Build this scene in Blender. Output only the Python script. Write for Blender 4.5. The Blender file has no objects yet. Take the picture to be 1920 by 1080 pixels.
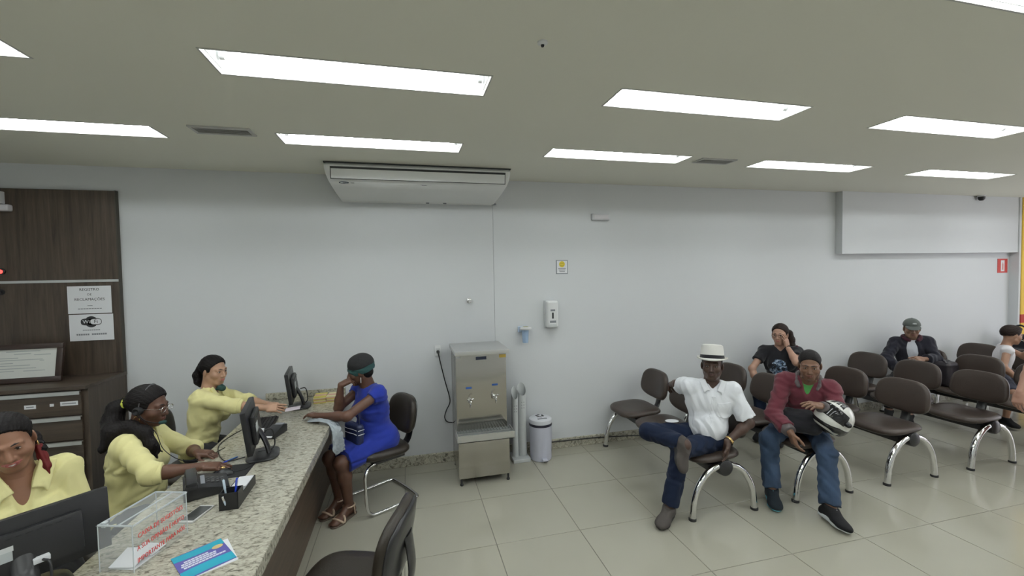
import bpy, bmesh, math, random
import numpy as np
from mathutils import Vector, Matrix
random.seed(7)
PI = math.pi
SC = bpy.context.scene
COL = SC.collection

# ------------------------------------------------------------------ camera, world, light, exposure
HC = 2.933          # ceiling height
YW = 4.435          # back wall plane
XL, XR = -4.60, 9.80   # room ends
YF = -2.60          # wall behind the camera
CAM_H = 1.9501
cd = bpy.data.cameras.new('camera')
cam = bpy.data.objects.new('camera', cd)
COL.objects.link(cam)
cd.sensor_width = 36.0
cd.lens = 800.17 / 1920 * 36.0
cd.clip_start = 0.05
r_ = Vector((0.97014822, -0.24182427, -0.01826091))
u_ = Vector((0.02601287, 0.02890214, 0.99924371))
f_ = Vector((0.2411136, 0.96988952, -0.0343299))
cam.matrix_world = Matrix(((r_.x, u_.x, -f_.x, 0), (r_.y, u_.y, -f_.y, 0), (r_.z, u_.z, -f_.z, CAM_H), (0, 0, 0, 1)))
SC.camera = cam
w = bpy.data.worlds.new('daylight')
SC.world = w
w.use_nodes = True
w.node_tree.nodes['Background'].inputs[0].default_value = (0.86, 0.90, 1.0, 1)
w.node_tree.nodes['Background'].inputs[1].default_value = 1.6
SC.view_settings.view_transform = 'Standard'
SC.view_settings.look = 'None'
SC.view_settings.exposure = 0.0
SC.view_settings.gamma = 1.0
SC.view_settings.use_curve_mapping = False
SC.cycles.use_denoising = True
SC.cycles.max_bounces = 10
SC.cycles.transparent_max_bounces = 24
SC.cycles.sample_clamp_indirect = 4.0
SC.cycles.caustics_reflective = False
SC.cycles.caustics_refractive = False
TUBE = 31.5         # fluorescent tube emission
TUBE_COL = (0.94, 0.99, 1.0, 1)
# daylight coming through the shop window in the right wall
al = bpy.data.lights.new('window_daylight', 'AREA')
al.shape = 'RECTANGLE'
al.size = 4.6
al.size_y = 2.3
al.energy = 62
al.color = (1.0, 0.90, 0.905)
alo = bpy.data.objects.new('window_daylight', al)
COL.objects.link(alo)
alo.location = (XR + 0.25, 1.2, 1.35)
alo.rotation_euler = (0, PI / 2, 0)

# ------------------------------------------------------------------ materials
MATS = {}
def nd(nt, t, **kw):
    n = nt.nodes.new(t)
    for k, v in kw.items():
        setattr(n, k, v)
    return n
def M(name, col, rough=0.5, metal=0.0, var=0.06, scale=14.0, bump=0.0, bscale=None, stretch=None, spec=0.5, detail=4.0, coat=0.0, trans=0.0, emit=None, estr=0.0, ior=1.45, alpha=1.0, sheen=0.0):
    """principled material whose colour is broken up by a noise"""
    if name in MATS:
        return MATS[name]
    m = bpy.data.materials.new(name)
    m.use_nodes = True
    nt = m.node_tree
    b = nt.nodes['Principled BSDF']
    c = (col[0], col[1], col[2], 1)
    b.inputs['Roughness'].default_value = rough
    b.inputs['Metallic'].default_value = metal
    b.inputs['Specular IOR Level'].default_value = spec
    b.inputs['Coat Weight'].default_value = coat
    b.inputs['Transmission Weight'].default_value = trans
    b.inputs['IOR'].default_value = ior
    b.inputs['Alpha'].default_value = alpha
    b.inputs['Sheen Weight'].default_value = sheen
    tc = nd(nt, 'ShaderNodeTexCoord')
    mp = nd(nt, 'ShaderNodeMapping')
    nt.links.new(tc.outputs['Object'], mp.inputs[0])
    if stretch:
        mp.inputs['Scale'].default_value = stretch
    nz = nd(nt, 'ShaderNodeTexNoise')
    nz.inputs['Scale'].default_value = scale
    nz.inputs['Detail'].default_value = detail
    nt.links.new(mp.outputs[0], nz.inputs[0])
    mx = nd(nt, 'ShaderNodeMix', data_type='RGBA')
    mx.inputs[6].default_value = tuple(max(0, x * (1 - var)) for x in c[:3]) + (1,)
    mx.inputs[7].default_value = tuple(min(1, x * (1 + var)) for x in c[:3]) + (1,)
    nt.links.new(nz.outputs[0], mx.inputs[0])
    nt.links.new(mx.outputs[2], b.inputs['Base Color'])
    if bump:
        n2 = nd(nt, 'ShaderNodeTexNoise')
        n2.inputs['Scale'].default_value = bscale or scale * 4
        n2.inputs['Detail'].default_value = 3
        nt.links.new(mp.outputs[0], n2.inputs[0])
        bp = nd(nt, 'ShaderNodeBump')
        bp.inputs['Strength'].default_value = bump
        bp.inputs['Distance'].default_value = 0.01
        nt.links.new(n2.outputs[0], bp.inputs['Height'])
        nt.links.new(bp.outputs[0], b.inputs['Normal'])
    if emit:
        b.inputs['Emission Color'].default_value = tuple(emit[:3]) + (1,)
        b.inputs['Emission Strength'].default_value = estr
    MATS[name] = m
    return m

def wood_mat(name, dark, light, axis='z'):
    m = M(name, light, rough=0.42, var=0.02, scale=3)
    nt = m.node_tree
    b = nt.nodes['Principled BSDF']
    tc = nd(nt, 'ShaderNodeTexCoord')
    mp = nd(nt, 'ShaderNodeMapping')
    mp.inputs['Scale'].default_value = {'z': (22, 22, 1.1), 'x': (1.1, 22, 22), 'y': (22, 1.1, 22)}[axis]
    nt.links.new(tc.outputs['Object'], mp.inputs[0])
    nz = nd(nt, 'ShaderNodeTexNoise')
    nz.inputs['Scale'].default_value = 1.6
    nz.inputs['Detail'].default_value = 8
    nz.inputs['Roughness'].default_value = 0.65
    nz.inputs['Distortion'].default_value = 0.6
    nt.links.new(mp.outputs[0], nz.inputs[0])
    cr = nd(nt, 'ShaderNodeValToRGB')
    cr.color_ramp.elements[0].position = 0.32
    cr.color_ramp.elements[0].color = tuple(dark) + (1,)
    cr.color_ramp.elements[1].position = 0.72
    cr.color_ramp.elements[1].color = tuple(light) + (1,)
    nt.links.new(nz.outputs[0], cr.inputs[0])
    nt.links.new(cr.outputs[0], b.inputs['Base Color'])
    return m

def granite_mat():
    m = M('granite', (0.4, 0.38, 0.33), rough=0.22)
    nt = m.node_tree
    b = nt.nodes['Principled BSDF']
    tc = nd(nt, 'ShaderNodeTexCoord')
    mp = nd(nt, 'ShaderNodeMapping')
    mp.inputs['Rotation'].default_value = (0, 0, 0.7)
    mp.inputs['Scale'].default_value = (1.0, 2.1, 1.0)
    nt.links.new(tc.outputs['Object'], mp.inputs[0])
    n1 = nd(nt, 'ShaderNodeTexNoise')
    n1.inputs['Scale'].default_value = 30
    n1.inputs['Detail'].default_value = 6
    n1.inputs['Roughness'].default_value = 0.62
    n1.inputs['Distortion'].default_value = 0.9
    nt.links.new(mp.outputs[0], n1.inputs[0])
    c1 = nd(nt, 'ShaderNodeValToRGB')
    e = c1.color_ramp.elements
    e[0].position = 0.31
    e[0].color = (0.085, 0.082, 0.068, 1)
    e[1].position = 0.68
    e[1].color = (0.52, 0.50, 0.42, 1)
    k = e.new(0.40)
    k.color = (0.20, 0.19, 0.155, 1)
    k = e.new(0.475)
    k.color = (0.37, 0.357, 0.30, 1)
    nt.links.new(n1.outputs[0], c1.inputs[0])
    v = nd(nt, 'ShaderNodeTexVoronoi')
    v.inputs['Scale'].default_value = 75
    nt.links.new(mp.outputs[0], v.inputs[0])
    c2 = nd(nt, 'ShaderNodeValToRGB')
    c2.color_ramp.elements[0].color = (0.72, 0.72, 0.70, 1)
    c2.color_ramp.elements[1].color = (1.12, 1.1, 1.06, 1)
    c2.color_ramp.elements[1].position = 0.5
    nt.links.new(v.outputs[0], c2.inputs[0])
    mx = nd(nt, 'ShaderNodeMix', data_type='RGBA', blend_type='MULTIPLY')
    mx.inputs[0].default_value = 0.9
    nt.links.new(c1.outputs[0], mx.inputs[6])
    nt.links.new(c2.outputs[0], mx.inputs[7])
    nt.links.new(mx.outputs[2], b.inputs['Base Color'])
    return m

WALL = M('wall_paint', (0.655, 0.672, 0.685), rough=0.75, var=0.012, scale=2.2, bump=0.03, bscale=220)
CEIL = M('ceiling_paint', (0.76, 0.755, 0.665), rough=0.85, var=0.012, scale=1.5, bump=0.02, bscale=160)
TILE = M('porcelain_tile', (0.385, 0.370, 0.305), rough=0.13, var=0.035, scale=3.0, detail=6, spec=0.5)
GROUT = M('grout', (0.20, 0.19, 0.165), rough=0.9)
GRANITE = granite_mat()
WOOD = wood_mat('dark_wood', (0.030, 0.021, 0.015), (0.085, 0.062, 0.044))
WOODH = wood_mat('dark_wood_horizontal', (0.030, 0.021, 0.015), (0.080, 0.058, 0.041), 'x')
CWOOD = wood_mat('counter_wood', (0.050, 0.034, 0.024), (0.120, 0.084, 0.060), 'y')
ALU = M('brushed_aluminium', (0.62, 0.63, 0.62), rough=0.35, metal=0.85)
CHROME = M('chrome', (0.78, 0.78, 0.78), rough=0.08, metal=1.0, var=0.01)
STEEL = M('stainless_steel', (0.46, 0.44, 0.40), rough=0.17, metal=1.0, var=0.03, stretch=(1, 1, 30), scale=8)
STEELTOP = M('stainless_steel_top', (0.66, 0.66, 0.65), rough=0.3, metal=0.9, var=0.02)
WHITEP = M('white_plastic', (0.72, 0.73, 0.73), rough=0.35, var=0.01)
ACW = M('air_conditioner_white', (0.76, 0.77, 0.76), rough=0.4, var=0.012)
BLACKP = M('black_plastic', (0.012, 0.012, 0.013), rough=0.4, var=0.1)
BLACKS = M('black_satin', (0.018, 0.018, 0.019), rough=0.28, var=0.1)
BLACKM = M('black_matte', (0.010, 0.010, 0.011), rough=0.7, var=0.1)
VINYL = M('brown_vinyl', (0.047, 0.035, 0.029), rough=0.30, spec=0.4, var=0.10, scale=9, bump=0.12, bscale=260)
DVINYL = M('dark_brown_vinyl', (0.024, 0.019, 0.014), rough=0.34, spec=0.4, var=0.10, scale=9, bump=0.12, bscale=260)
PAPER = M('paper', (0.74, 0.75, 0.77), rough=0.7, var=0.015)
INK = M('ink_black', (0.02, 0.02, 0.022), rough=0.6)
INKG = M('ink_grey', (0.22, 0.23, 0.25), rough=0.6)
RUBBER = M('rubber', (0.015, 0.015, 0.015), rough=0.7)
PVC = M('grey_pvc', (0.58, 0.60, 0.60), rough=0.4, var=0.02)
ACRYL = M('clear_acrylic', (0.80, 0.84, 0.85), rough=0.05, alpha=0.10, var=0.0)

# ------------------------------------------------------------------ object helpers
def tag(o, label=None, cat=None, group=None, kind=None):
    if label: o['label'] = label
    if cat: o['category'] = cat
    if group: o['group'] = group
    if kind: o['kind'] = kind
    return o
def empty(name, loc, label, cat, group=None, rz=0.0):
    o = bpy.data.objects.new(name, None)
    o.empty_display_size = 0.1
    COL.objects.link(o)
    o.location = loc
    o.rotation_euler = (0, 0, rz)
    return tag(o, label, cat, group)
def link(name, me, mat=None, parent=None, loc=None):
    o = bpy.data.objects.new(name, me)
    COL.objects.link(o)
    if mat is not None:
        for m in (mat if isinstance(mat, (list, tuple)) else [mat]):
            me.materials.append(m)
    if parent is not None:
        o.parent = parent
    if loc is not None:
        o.location = loc
    return o
def fin(name, bm, mat, parent=None, smooth=False, bevel=0.0, seg=2, loc=None, angle=None):
    if bevel:
        bm.normal_update()
        es = [e for e in bm.edges if len(e.link_faces) == 2 and e.calc_face_angle(0) > 0.6]
        bmesh.ops.bevel(bm, geom=es, offset=bevel, segments=seg, affect='EDGES', profile=0.6, clamp_overlap=True)
    bmesh.ops.recalc_face_normals(bm, faces=bm.faces)
    me = bpy.data.meshes.new(name)
    bm.to_mesh(me)
    bm.free()
    if smooth:
        me.polygons.foreach_set('use_smooth', [True] * len(me.polygons))
        try:
            me.set_sharp_from_angle(angle=angle or 0.7)
        except Exception:
            pass
    return link(name, me, mat, parent, loc)
def box(bm, x0, x1, y0, y1, z0, z1, mtx=None):
    vs = [bm.verts.new(p) for p in ((x0, y0, z0), (x1, y0, z0), (x1, y1, z0), (x0, y1, z0), (x0, y0, z1), (x1, y0, z1), (x1, y1, z1), (x0, y1, z1))]
    for f in ((0, 3, 2, 1), (4, 5, 6, 7), (0, 1, 5, 4), (1, 2, 6, 5), (2, 3, 7, 6), (3, 0, 4, 7)):
        bm.faces.new([vs[i] for i in f])
    if mtx is not None:
        for v in vs: v.co = mtx @ v.co
    return vs
def boxo(name, x0, x1, y0, y1, z0, z1, mat, parent=None, bevel=0.0, seg=2, mtx=None, loc=None):
    bm = bmesh.new()
    box(bm, x0, x1, y0, y1, z0, z1, mtx)
    return fin(name, bm, mat, parent, bevel=bevel, seg=seg, smooth=bevel > 0, loc=loc)
def VV(q, b):
    return Vector([float(x) for x in q]) - Vector([float(x) for x in b])
def catmull(pts, n=6, closed=False):
    P = [Vector(p) for p in pts]
    out = []
    m = len(P)
    rng = m if closed else m - 1
    for i in range(rng):
        p0 = P[(i - 1) % m] if (closed or i > 0) else P[0] * 2 - P[1]
        p1, p2 = P[i], P[(i + 1) % m]
        p3 = P[(i + 2) % m] if (closed or i + 2 < m) else P[-1] * 2 - P[-2]
        for k in range(n):
            t = k / n
            out.append(0.5 * ((2 * p1) + (p2 - p0) * t + (2 * p0 - 5 * p1 + 4 * p2 - p3) * t * t + (3 * p1 - p0 - 3 * p2 + p3) * t ** 3))
    if not closed: out.append(P[-1])
    return out
def tube(bm, pts, r, n=10, closed=False, cap=True, flat=1.0):
    """swept tube; r a number or one per point"""
    P = [Vector(p) for p in pts]
    m = len(P)
    rings = []
    up = None
    for i in range(m):
        a = P[(i - 1) % m] if (closed or i > 0) else P[0]
        b = P[(i + 1) % m] if (closed or i < m - 1) else P[-1]
        t = (b - a)
        if t.length < 1e-9: t = Vector((0, 0, 1))
        t.normalize()
        if up is None:
            up = Vector((0, 0, 1)) if abs(t.z) < 0.9 else Vector((1, 0, 0))
        x = t.cross(up)
        if x.length < 1e-6: x = t.cross(Vector((1, 0, 0)))
        x.normalize()
        y = x.cross(t).normalized()
        up = y
        rr = r[i] if isinstance(r, (list, tuple)) else r
        rings.append([bm.verts.new(P[i] + x * (rr * math.cos(2 * PI * k / n)) + y * (rr * flat * math.sin(2 * PI * k / n))) for k in range(n)])
    for i in range(m if closed else m - 1):
        A, B = rings[i], rings[(i + 1) % m]
        for k in range(n):
            bm.faces.new((A[k], A[(k + 1) % n], B[(k + 1) % n], B[k]))
    if cap and not closed:
        bm.faces.new(rings[0][::-1])
        bm.faces.new(rings[-1])
def tubeo(name, pts, r, mat, parent=None, n=10, closed=False, flat=1.0, loc=None):
    bm = bmesh.new()
    tube(bm, pts, r, n, closed, flat=flat)
    return fin(name, bm, mat, parent, smooth=True, loc=loc)
def lathe(bm, prof, n=24, c=(0, 0, 0), axis='z'):
    c = Vector(c)
    rings = []
    def pt(r, h, a):
        x, y = r * math.cos(a), r * math.sin(a)
        return c + {'z': Vector((x, y, h)), 'y': Vector((x, h, y)), 'x': Vector((h, x, y))}[axis]
    for r, h in prof:
        if r < 1e-6: rings.append([bm.verts.new(pt(0, h, 0))])
        else: rings.append([bm.verts.new(pt(r, h, 2 * PI * k / n)) for k in range(n)])
    for A, B in zip(rings, rings[1:]):
        for k in range(n):
            k2 = (k + 1) % n
            if len(A) == 1 and len(B) == 1: continue
            if len(A) == 1: bm.faces.new((A[0], B[k], B[k2]))
            elif len(B) == 1: bm.faces.new((A[k], B[0], A[k2]))
            else: bm.faces.new((A[k], B[k], B[k2], A[k2]))
def latheo(name, prof, mat, parent=None, n=24, c=(0, 0, 0), axis='z', loc=None):
    bm = bmesh.new()
    lathe(bm, prof, n, c, axis)
    return fin(name, bm, mat, parent, smooth=True, loc=loc)
def extrude(bm, poly, d, mtx=None):
    """poly: list of (x, y); prism from z=0 to z=d, then moved by mtx"""
    n = len(poly)
    lo = [bm.verts.new((x, y, 0)) for x, y in poly]
    hi = [bm.verts.new((x, y, d)) for x, y in poly]
    bm.faces.new(lo[::-1]); bm.faces.new(hi)
    for i in range(n):
        j = (i + 1) % n
        bm.faces.new((lo[i], lo[j], hi[j], hi[i]))
    if mtx is not None:
        for v in lo + hi: v.co = mtx @ v.co
def extro(name, poly, d, mat, parent=None, mtx=None, bevel=0.0, loc=None):
    bm = bmesh.new()
    extrude(bm, poly, d, mtx)
    return fin(name, bm, mat, parent, bevel=bevel, smooth=bevel > 0, loc=loc)
def cushion(bm, w, h, t, n=3.0, crown=0.02, bend=0.0, taper=0.0, mtx=None, N=40, edge=0.45):
    """pad: superellipse outline w x h in x-y, thickness t along z, domed top, bent about y"""
    prof = [(0.0, -0.5), (0.7, -0.5), (0.93, -0.42), (1.0, -0.15), (1.0, 0.12), (0.955, 0.38), (0.86, 0.5), (0.6, 0.5), (0.3, 0.5), (0.0, 0.5)]
    rings = []
    for s, zz in prof:
        if s == 0:
            z = zz * t + (crown if zz > 0 else 0)
            rings.append([bm.verts.new((0, 0, z))])
            continue
        R = []
        for k in range(N):
            a = 2 * PI * k / N
            c, si = math.cos(a), math.sin(a)
            x = w / 2 * s * math.copysign(abs(c) ** (2 / n), c)
            y = h / 2 * s * math.copysign(abs(si) ** (2 / n), si)
            x *= 1 + taper * (y / (h / 2))
            z = zz * t + (crown * (1 - s * s) if zz > 0.4 else 0)
            z += bend * (x / (w / 2)) ** 2
            R.append(bm.verts.new((x, y, z)))
        rings.append(R)
    allv = [v for R in rings for v in R]
    for A, B in zip(rings, rings[1:]):
        for k in range(N):
            k2 = (k + 1) % N
            if len(A) == 1: bm.faces.new((A[0], B[k], B[k2]))
            elif len(B) == 1: bm.faces.new((A[k], B[0], A[k2]))
            else: bm.faces.new((A[k], B[k], B[k2], A[k2]))
    if mtx is not None:
        for v in allv: v.co = mtx @ v.co
def cushiono(name, mat, parent, **kw):
    bm = bmesh.new()
    cushion(bm, **kw)
    return fin(name, bm, mat, parent, smooth=True, angle=1.2)
def frame(o, x, y, z):
    """matrix with the given axes as columns"""
    x, y, z, o = Vector(x), Vector(y), Vector(z), Vector(o)
    return Matrix(((x.x, y.x, z.x, o.x), (x.y, y.y, z.y, o.y), (x.z, y.z, z.z, o.z), (0, 0, 0, 1)))
def text(name, body, size, mtx, mat, parent=None, align='CENTER', depth=0.0004, sx=1.0, spacing=1.0):
    cu = bpy.data.curves.new(name, 'FONT')
    cu.body = body
    cu.size = size
    cu.align_x = align
    cu.align_y = 'CENTER'
    cu.extrude = depth
    cu.resolution_u = 2
    cu.space_line = spacing
    t = bpy.data.objects.new(name, cu)
    COL.objects.link(t)
    me = bpy.data.meshes.new_from_object(t.evaluated_get(bpy.context.evaluated_depsgraph_get()))
    bpy.data.objects.remove(t)
    bpy.data.curves.remove(cu)
    me.name = name
    me.transform(mtx @ Matrix.Diagonal((sx, 1, 1, 1)))
    me.materials.clear()
    return link(name, me, mat, parent)
def copy_tree(o, parent=None):
    c = o.copy()
    COL.objects.link(c)
    if parent is not None: c.parent = parent
    for ch in list(o.children): copy_tree(ch, c)
    return c
WALLX, WALLZ, OUT = Vector((1, 0, 0)), Vector((0, 0, 1)), Vector((0, -1, 0))
def onwall(x, z, y=YW):      # frame of a flat print on a wall facing the room
    return frame((x, y, z), WALLX, WALLZ, OUT)
# ------------------------------------------------------------------ the room shell
def struct(o):
    o['kind'] = 'structure'
    return o
def slab_with_holes(name, x0, x1, y0, y1, z0, z1, holes, mat):
    """horizontal slab with rectangular openings"""
    xs = sorted({x0, x1, *[h[0] for h in holes], *[h[1] for h in holes]})
    ys = sorted({y0, y1, *[h[2] for h in holes], *[h[3] for h in holes]})
    def inside(a, b):
        return any(h[0] < a < h[1] and h[2] < b < h[3] for h in holes)
    bm = bmesh.new()
    V = {}
    def v(x, y, z):
        k = (x, y, z)
        if k not in V: V[k] = bm.verts.new(k)
        return V[k]
    for i in range(len(xs) - 1):
        for j in range(len(ys) - 1):
            a, b, c, d = xs[i], xs[i + 1], ys[j], ys[j + 1]
            if inside((a + b) / 2, (c + d) / 2): continue
            bm.faces.new((v(a, c, z0), v(a, d, z0), v(b, d, z0), v(b, c, z0)))
            bm.faces.new((v(a, c, z1), v(b, c, z1), v(b, d, z1), v(a, d, z1)))
    for a, b, c, d in holes:
        for p, q in (((a, c), (b, c)), ((b, c), (b, d)), ((b, d), (a, d)), ((a, d), (a, c))):
            bm.faces.new((v(*p, z0), v(*q, z0), v(*q, z1), v(*p, z1)))
    return fin(name, bm, mat)

LIGHTS = []
LX = (-2.84, -0.83, 1.16, 3.20, 5.24, 7.28, -4.35)  # last column is added out of view to brighten the left side
for j, y0 in enumerate((3.235, 2.115, 0.930, -0.20, -1.45)):
    for i, x0 in enumerate(LX):
        if i == 6 and j < 2: continue
        LIGHTS.append((x0, x0 + 1.27, y0, y0 + 0.235, i, j))
struct(slab_with_holes('ceiling', XL - 0.1, XR + 0.1, YF - 0.1, YW + 0.1, HC, HC + 0.02, [l[:4] for l in LIGHTS], CEIL))

floor = struct(boxo('floor', XL - 0.1, XR + 0.1, YF - 0.1, YW + 0.1, -0.10, -0.0035, GROUT))
T, TX, TY, J = 0.642, 0.587, 3.597, 0.0026
tile_meshes = {}
i0, i1 = math.floor((XL - TX) / T), math.ceil((XR - TX) / T)
j0, j1 = math.floor((YF - TY) / T), math.ceil((YW - TY) / T)
for i in range(i0, i1):
    for j in range(j0, j1):
        a, b = max(XL, TX + i * T) + J, min(XR, TX + (i + 1) * T) - J
        c, d = max(YF, TY + j * T) + J, min(YW, TY + (j + 1) * T) - J
        if b - a < 0.02 or d - c < 0.02: continue
        key = (round(b - a, 4), round(d - c, 4))
        if key not in tile_meshes:
            bm = bmesh.new()
            hx, hy, e = (b - a) / 2, (d - c) / 2, 0.0007
            lo = [bm.verts.new(p) for p in ((-hx, -hy, -0.006), (hx, -hy, -0.006), (hx, hy, -0.006), (-hx, hy, -0.006))]
            md = [bm.verts.new(p) for p in ((-hx, -hy, -e), (hx, -hy, -e), (hx, hy, -e), (-hx, hy, -e))]
            hi = [bm.verts.new(p) for p in ((-hx + e, -hy + e, 0), (hx - e, -hy + e, 0), (hx - e, hy - e, 0), (-hx + e, hy - e, 0))]
            for P, Q in ((lo, md), (md, hi)):
                for k in range(4): bm.faces.new((P[k], P[(k + 1) % 4], Q[(k + 1) % 4], Q[k]))
            bm.faces.new(hi)
            me = bpy.data.meshes.new('tile')
            bm.to_mesh(me)
            bm.free()
            me.materials.append(TILE)
            tile_meshes[key] = me
        t = bpy.data.objects.new('tile', tile_meshes[key])
        COL.objects.link(t)
        t.parent = floor
        t.location = ((a + b) / 2, (c + d) / 2, 0)

struct(boxo('wall_back', XL - 0.1, 0.907, YW + 0.002, YW + 0.12, -0.1, HC, WALL))
struct(boxo('wall_back', 0.909, 8.83, YW, YW + 0.12, -0.1, HC, WALL))
struct(boxo('wall_left', XL - 0.12, XL, YF, YW, -0.1, HC, WALL))
struct(boxo('wall_front', XL - 0.1, XR + 0.1, YF - 0.12, YF, -0.1, HC, WALL))
# right wall: shop front with one wide window
bm = bmesh.new()
box(bm, XR, XR + 0.12, YF, -1.3, -0.1, HC)
box(bm, XR, XR + 0.12, 3.6, YW + 0.12, -0.1, HC)
box(bm, XR, XR + 0.12, -1.3, 3.6, 2.6, HC)
box(bm, XR, XR + 0.12, -1.3, 3.6, -0.1, 0.12)
struct(fin('wall_right', bm, WALL))
wf = empty('window_1', (XR + 0.06, 1.15, 0.12), None, None)
wf['kind'] = 'structure'
bm = bmesh.new()
for yy in (-2.45, -0.83, 0.83, 2.45): box(bm, -0.03, 0.03, yy - 0.03, yy + 0.03, 0, 2.48)
for zz in (0.0, 2.44): box(bm, -0.03, 0.03, -2.45, 2.45, zz, zz + 0.04)
fin('window_frame', bm, ALU, wf)
# yellow pillar with a red band beside the shop front
YEL = M('yellow_paint', (0.80, 0.52, 0.075), rough=0.55, var=0.02)
RED = M('red_paint', (0.42, 0.035, 0.03), rough=0.5, var=0.03)
pil = struct(boxo('wall_pillar', 8.83, 9.35, 4.33, YW + 0.12, -0.1, HC, WALL))
boxo('yellow_facing', 8.872, 9.352, 4.318, 4.33, 0.0, HC - 0.001, YEL, pil)
boxo('red_band', 8.870, 9.353, 4.315, 4.33, 1.075, 1.20, RED, pil)
struct(boxo('wall_recess', 9.35, XR, YW, YW + 0.12, -0.1, HC, WALL))
# dropped box along the top of the back wall
struct(boxo('trim_1', 5.50, 8.83, 4.345, YW, 2.125, HC, WALL))
boxes = [(-0.75, 8.83)]
bb = struct(boxo('baseboard_back', -0.745, 8.83, YW - 0.018, YW, 0.0, 0.105, GRANITE, bevel=0.003, seg=1))

# ------------------------------------------------------------------ recessed fluorescent lights
REFL = M('light_reflector_white', (0.86, 0.87, 0.86), rough=0.35, var=0.0)
TUBEM = M('fluorescent_tube', (0.9, 0.9, 0.9), rough=0.4, emit=TUBE_COL, estr=TUBE, var=0.0)
HOLD = M('lamp_holder_grey', (0.42, 0.42, 0.42), rough=0.5)
LIPM = M('light_frame_grey', (0.50, 0.50, 0.48), rough=0.6)
def make_light():
    t = empty('ceiling_light', (0, 0, 0), None, 'ceiling light')
    W, D, Hh = 1.27, 0.235, 0.105
    bm = bmesh.new()
    th = 0.004
    box(bm, -W/2, W/2, -D/2 - 0.0, -D/2 + th, 0.021, Hh)
    box(bm, -W/2, W/2, D/2 - th, D/2, 0.021, Hh)
    box(bm, -W/2, -W/2 + th, -D/2, D/2, 0.021, Hh)
    box(bm, W/2 - th, W/2, -D/2, D/2, 0.021, Hh)
    box(bm, -W/2, W/2, -D/2, D/2, Hh, Hh + th)
    box(bm, -W/2 + 0.02, W/2 - 0.02, -0.012, 0.012, 0.075, Hh)
    fin('housing', bm, REFL, t)
    bm = bmesh.new()
    for a, b, c, d in ((-W/2 - 0.008, W/2 + 0.008, -D/2 - 0.008, -D/2), (-W/2 - 0.008, W/2 + 0.008, D/2, D/2 + 0.008), (-W/2 - 0.008, -W/2, -D/2, D/2), (W/2, W/2 + 0.008, -D/2, D/2)):
        box(bm, a, b, c, d, -0.003, 0.0)
    fin('frame', bm, LIPM, t)
    for s in (-1, 1):
        bm = bmesh.new()
        lathe(bm, [(0.0, -0.585), (0.013, -0.585), (0.013, 0.585), (0.0, 0.585)], 12, (0, 0.055 * s, 0.055), 'x')
        fin('tube', bm, TUBEM, t, smooth=True)
        for e in (-1, 1):
            bm = bmesh.new()
            lathe(bm, [(0.0, 0.0), (0.017, 0.0), (0.017, 0.022), (0.0, 0.022)], 12, (e * 0.607 - 0.011, 0.055 * s, 0.055), 'x')
            box(bm, e * 0.607 - 0.010, e * 0.607 + 0.010, 0.055 * s - 0.011, 0.055 * s + 0.011, 0.055, 0.105)
            fin('lamp_holder', bm, HOLD, t, smooth=True)
    return t
lname = {
 (0, 1): 'recessed light whose tip shows at the upper left picture edge',
 (0, 0): 'long recessed twin tube light at the far left of the ceiling, above the wood cabinet',
 (1, 0): 'recessed twin tube light just in front of the air conditioner',
 (2, 0): 'recessed twin tube light beside the right end of the air conditioner',
 (3, 0): 'recessed twin tube light by the back wall, between the ceiling vent and the dropped box',
 (4, 0): 'small looking recessed light above the dropped box on the back wall',
 (1, 1): 'largest recessed twin tube light in view, ahead of the air conditioner light',
 (2, 1): 'recessed twin tube light in the second row, above the man in the white hat',
 (3, 1): 'recessed twin tube light in the second row, cut by the right picture edge',
 (2, 2): 'recessed light whose corner shows at the top right of the picture',
}
proto = make_light()
first = True
for x0, x1, y0, y1, i, j in LIGHTS:
    if (i, j) == (5, 0): pass
    o = proto if first else copy_tree(proto)
    first = False
    o.location = ((x0 + x1) / 2, (y0 + y1) / 2, HC)
    lab = lname.get((i, j))
    tag(o, lab or 'recessed twin tube ceiling light outside the picture', 'ceiling light', 'recessed fluorescent ceiling lights')

# ceiling vents, smoke sensor
def vent(x, y, label, wx=0.36, wy=0.15):
    t = empty('ceiling_vent', (x, y, HC), label, 'vent')
    VM = M('vent_grey', (0.50, 0.50, 0.48), rough=0.6)
    bm = bmesh.new()
    for a, b, c, d in ((-wx/2, wx/2, -wy/2, -wy/2 + 0.02), (-wx/2, wx/2, wy/2 - 0.02, wy/2), (-wx/2, -wx/2 + 0.02, -wy/2 + 0.02, wy/2 - 0.02), (wx/2 - 0.02, wx/2, -wy/2 + 0.02, wy/2 - 0.02)):
        box(bm, a, b, c, d, -0.010, 0.0)
    fin('frame', bm, VM, t)
    boxo('backing', -wx/2 + 0.01, wx/2 - 0.01, -wy/2 + 0.01, wy/2 - 0.01, -0.003, 0, M('vent_dark', (0.26, 0.26, 0.25), rough=0.8), t)
    n = 5
    for k in range(n):
        yy = -wy/2 + 0.02 + (k + 0.5) * (wy - 0.04) / n
        bm = bmesh.new()
        box(bm, -wx/2 + 0.02, wx/2 - 0.02, -0.009, 0.009, -0.0012, 0.0012, Matrix.Translation((0, yy, -0.007)) @ Matrix.Rotation(0.5, 4, 'X'))
        fin('slat', bm, VM, t)
vent(2.735, 3.33, 'grey slatted vent in the ceiling between two tube lights')
vent(-1.15, 3.24, 'faint grey slatted vent in the ceiling left of the air conditioner')
sd = empty('ceiling_sensor', (0.592, 1.763, HC), 'tiny round sensor alone on the bare ceiling', 'sensor')
latheo('sensor_base', [(0, 0), (0.022, 0), (0.022, -0.006), (0.014, -0.012), (0, -0.013)], WHITEP, sd, 16)
latheo('sensor_eye', [(0, -0.0128), (0.008, -0.0128), (0.006, -0.020), (0, -0.021)], INK, sd, 12)
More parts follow.
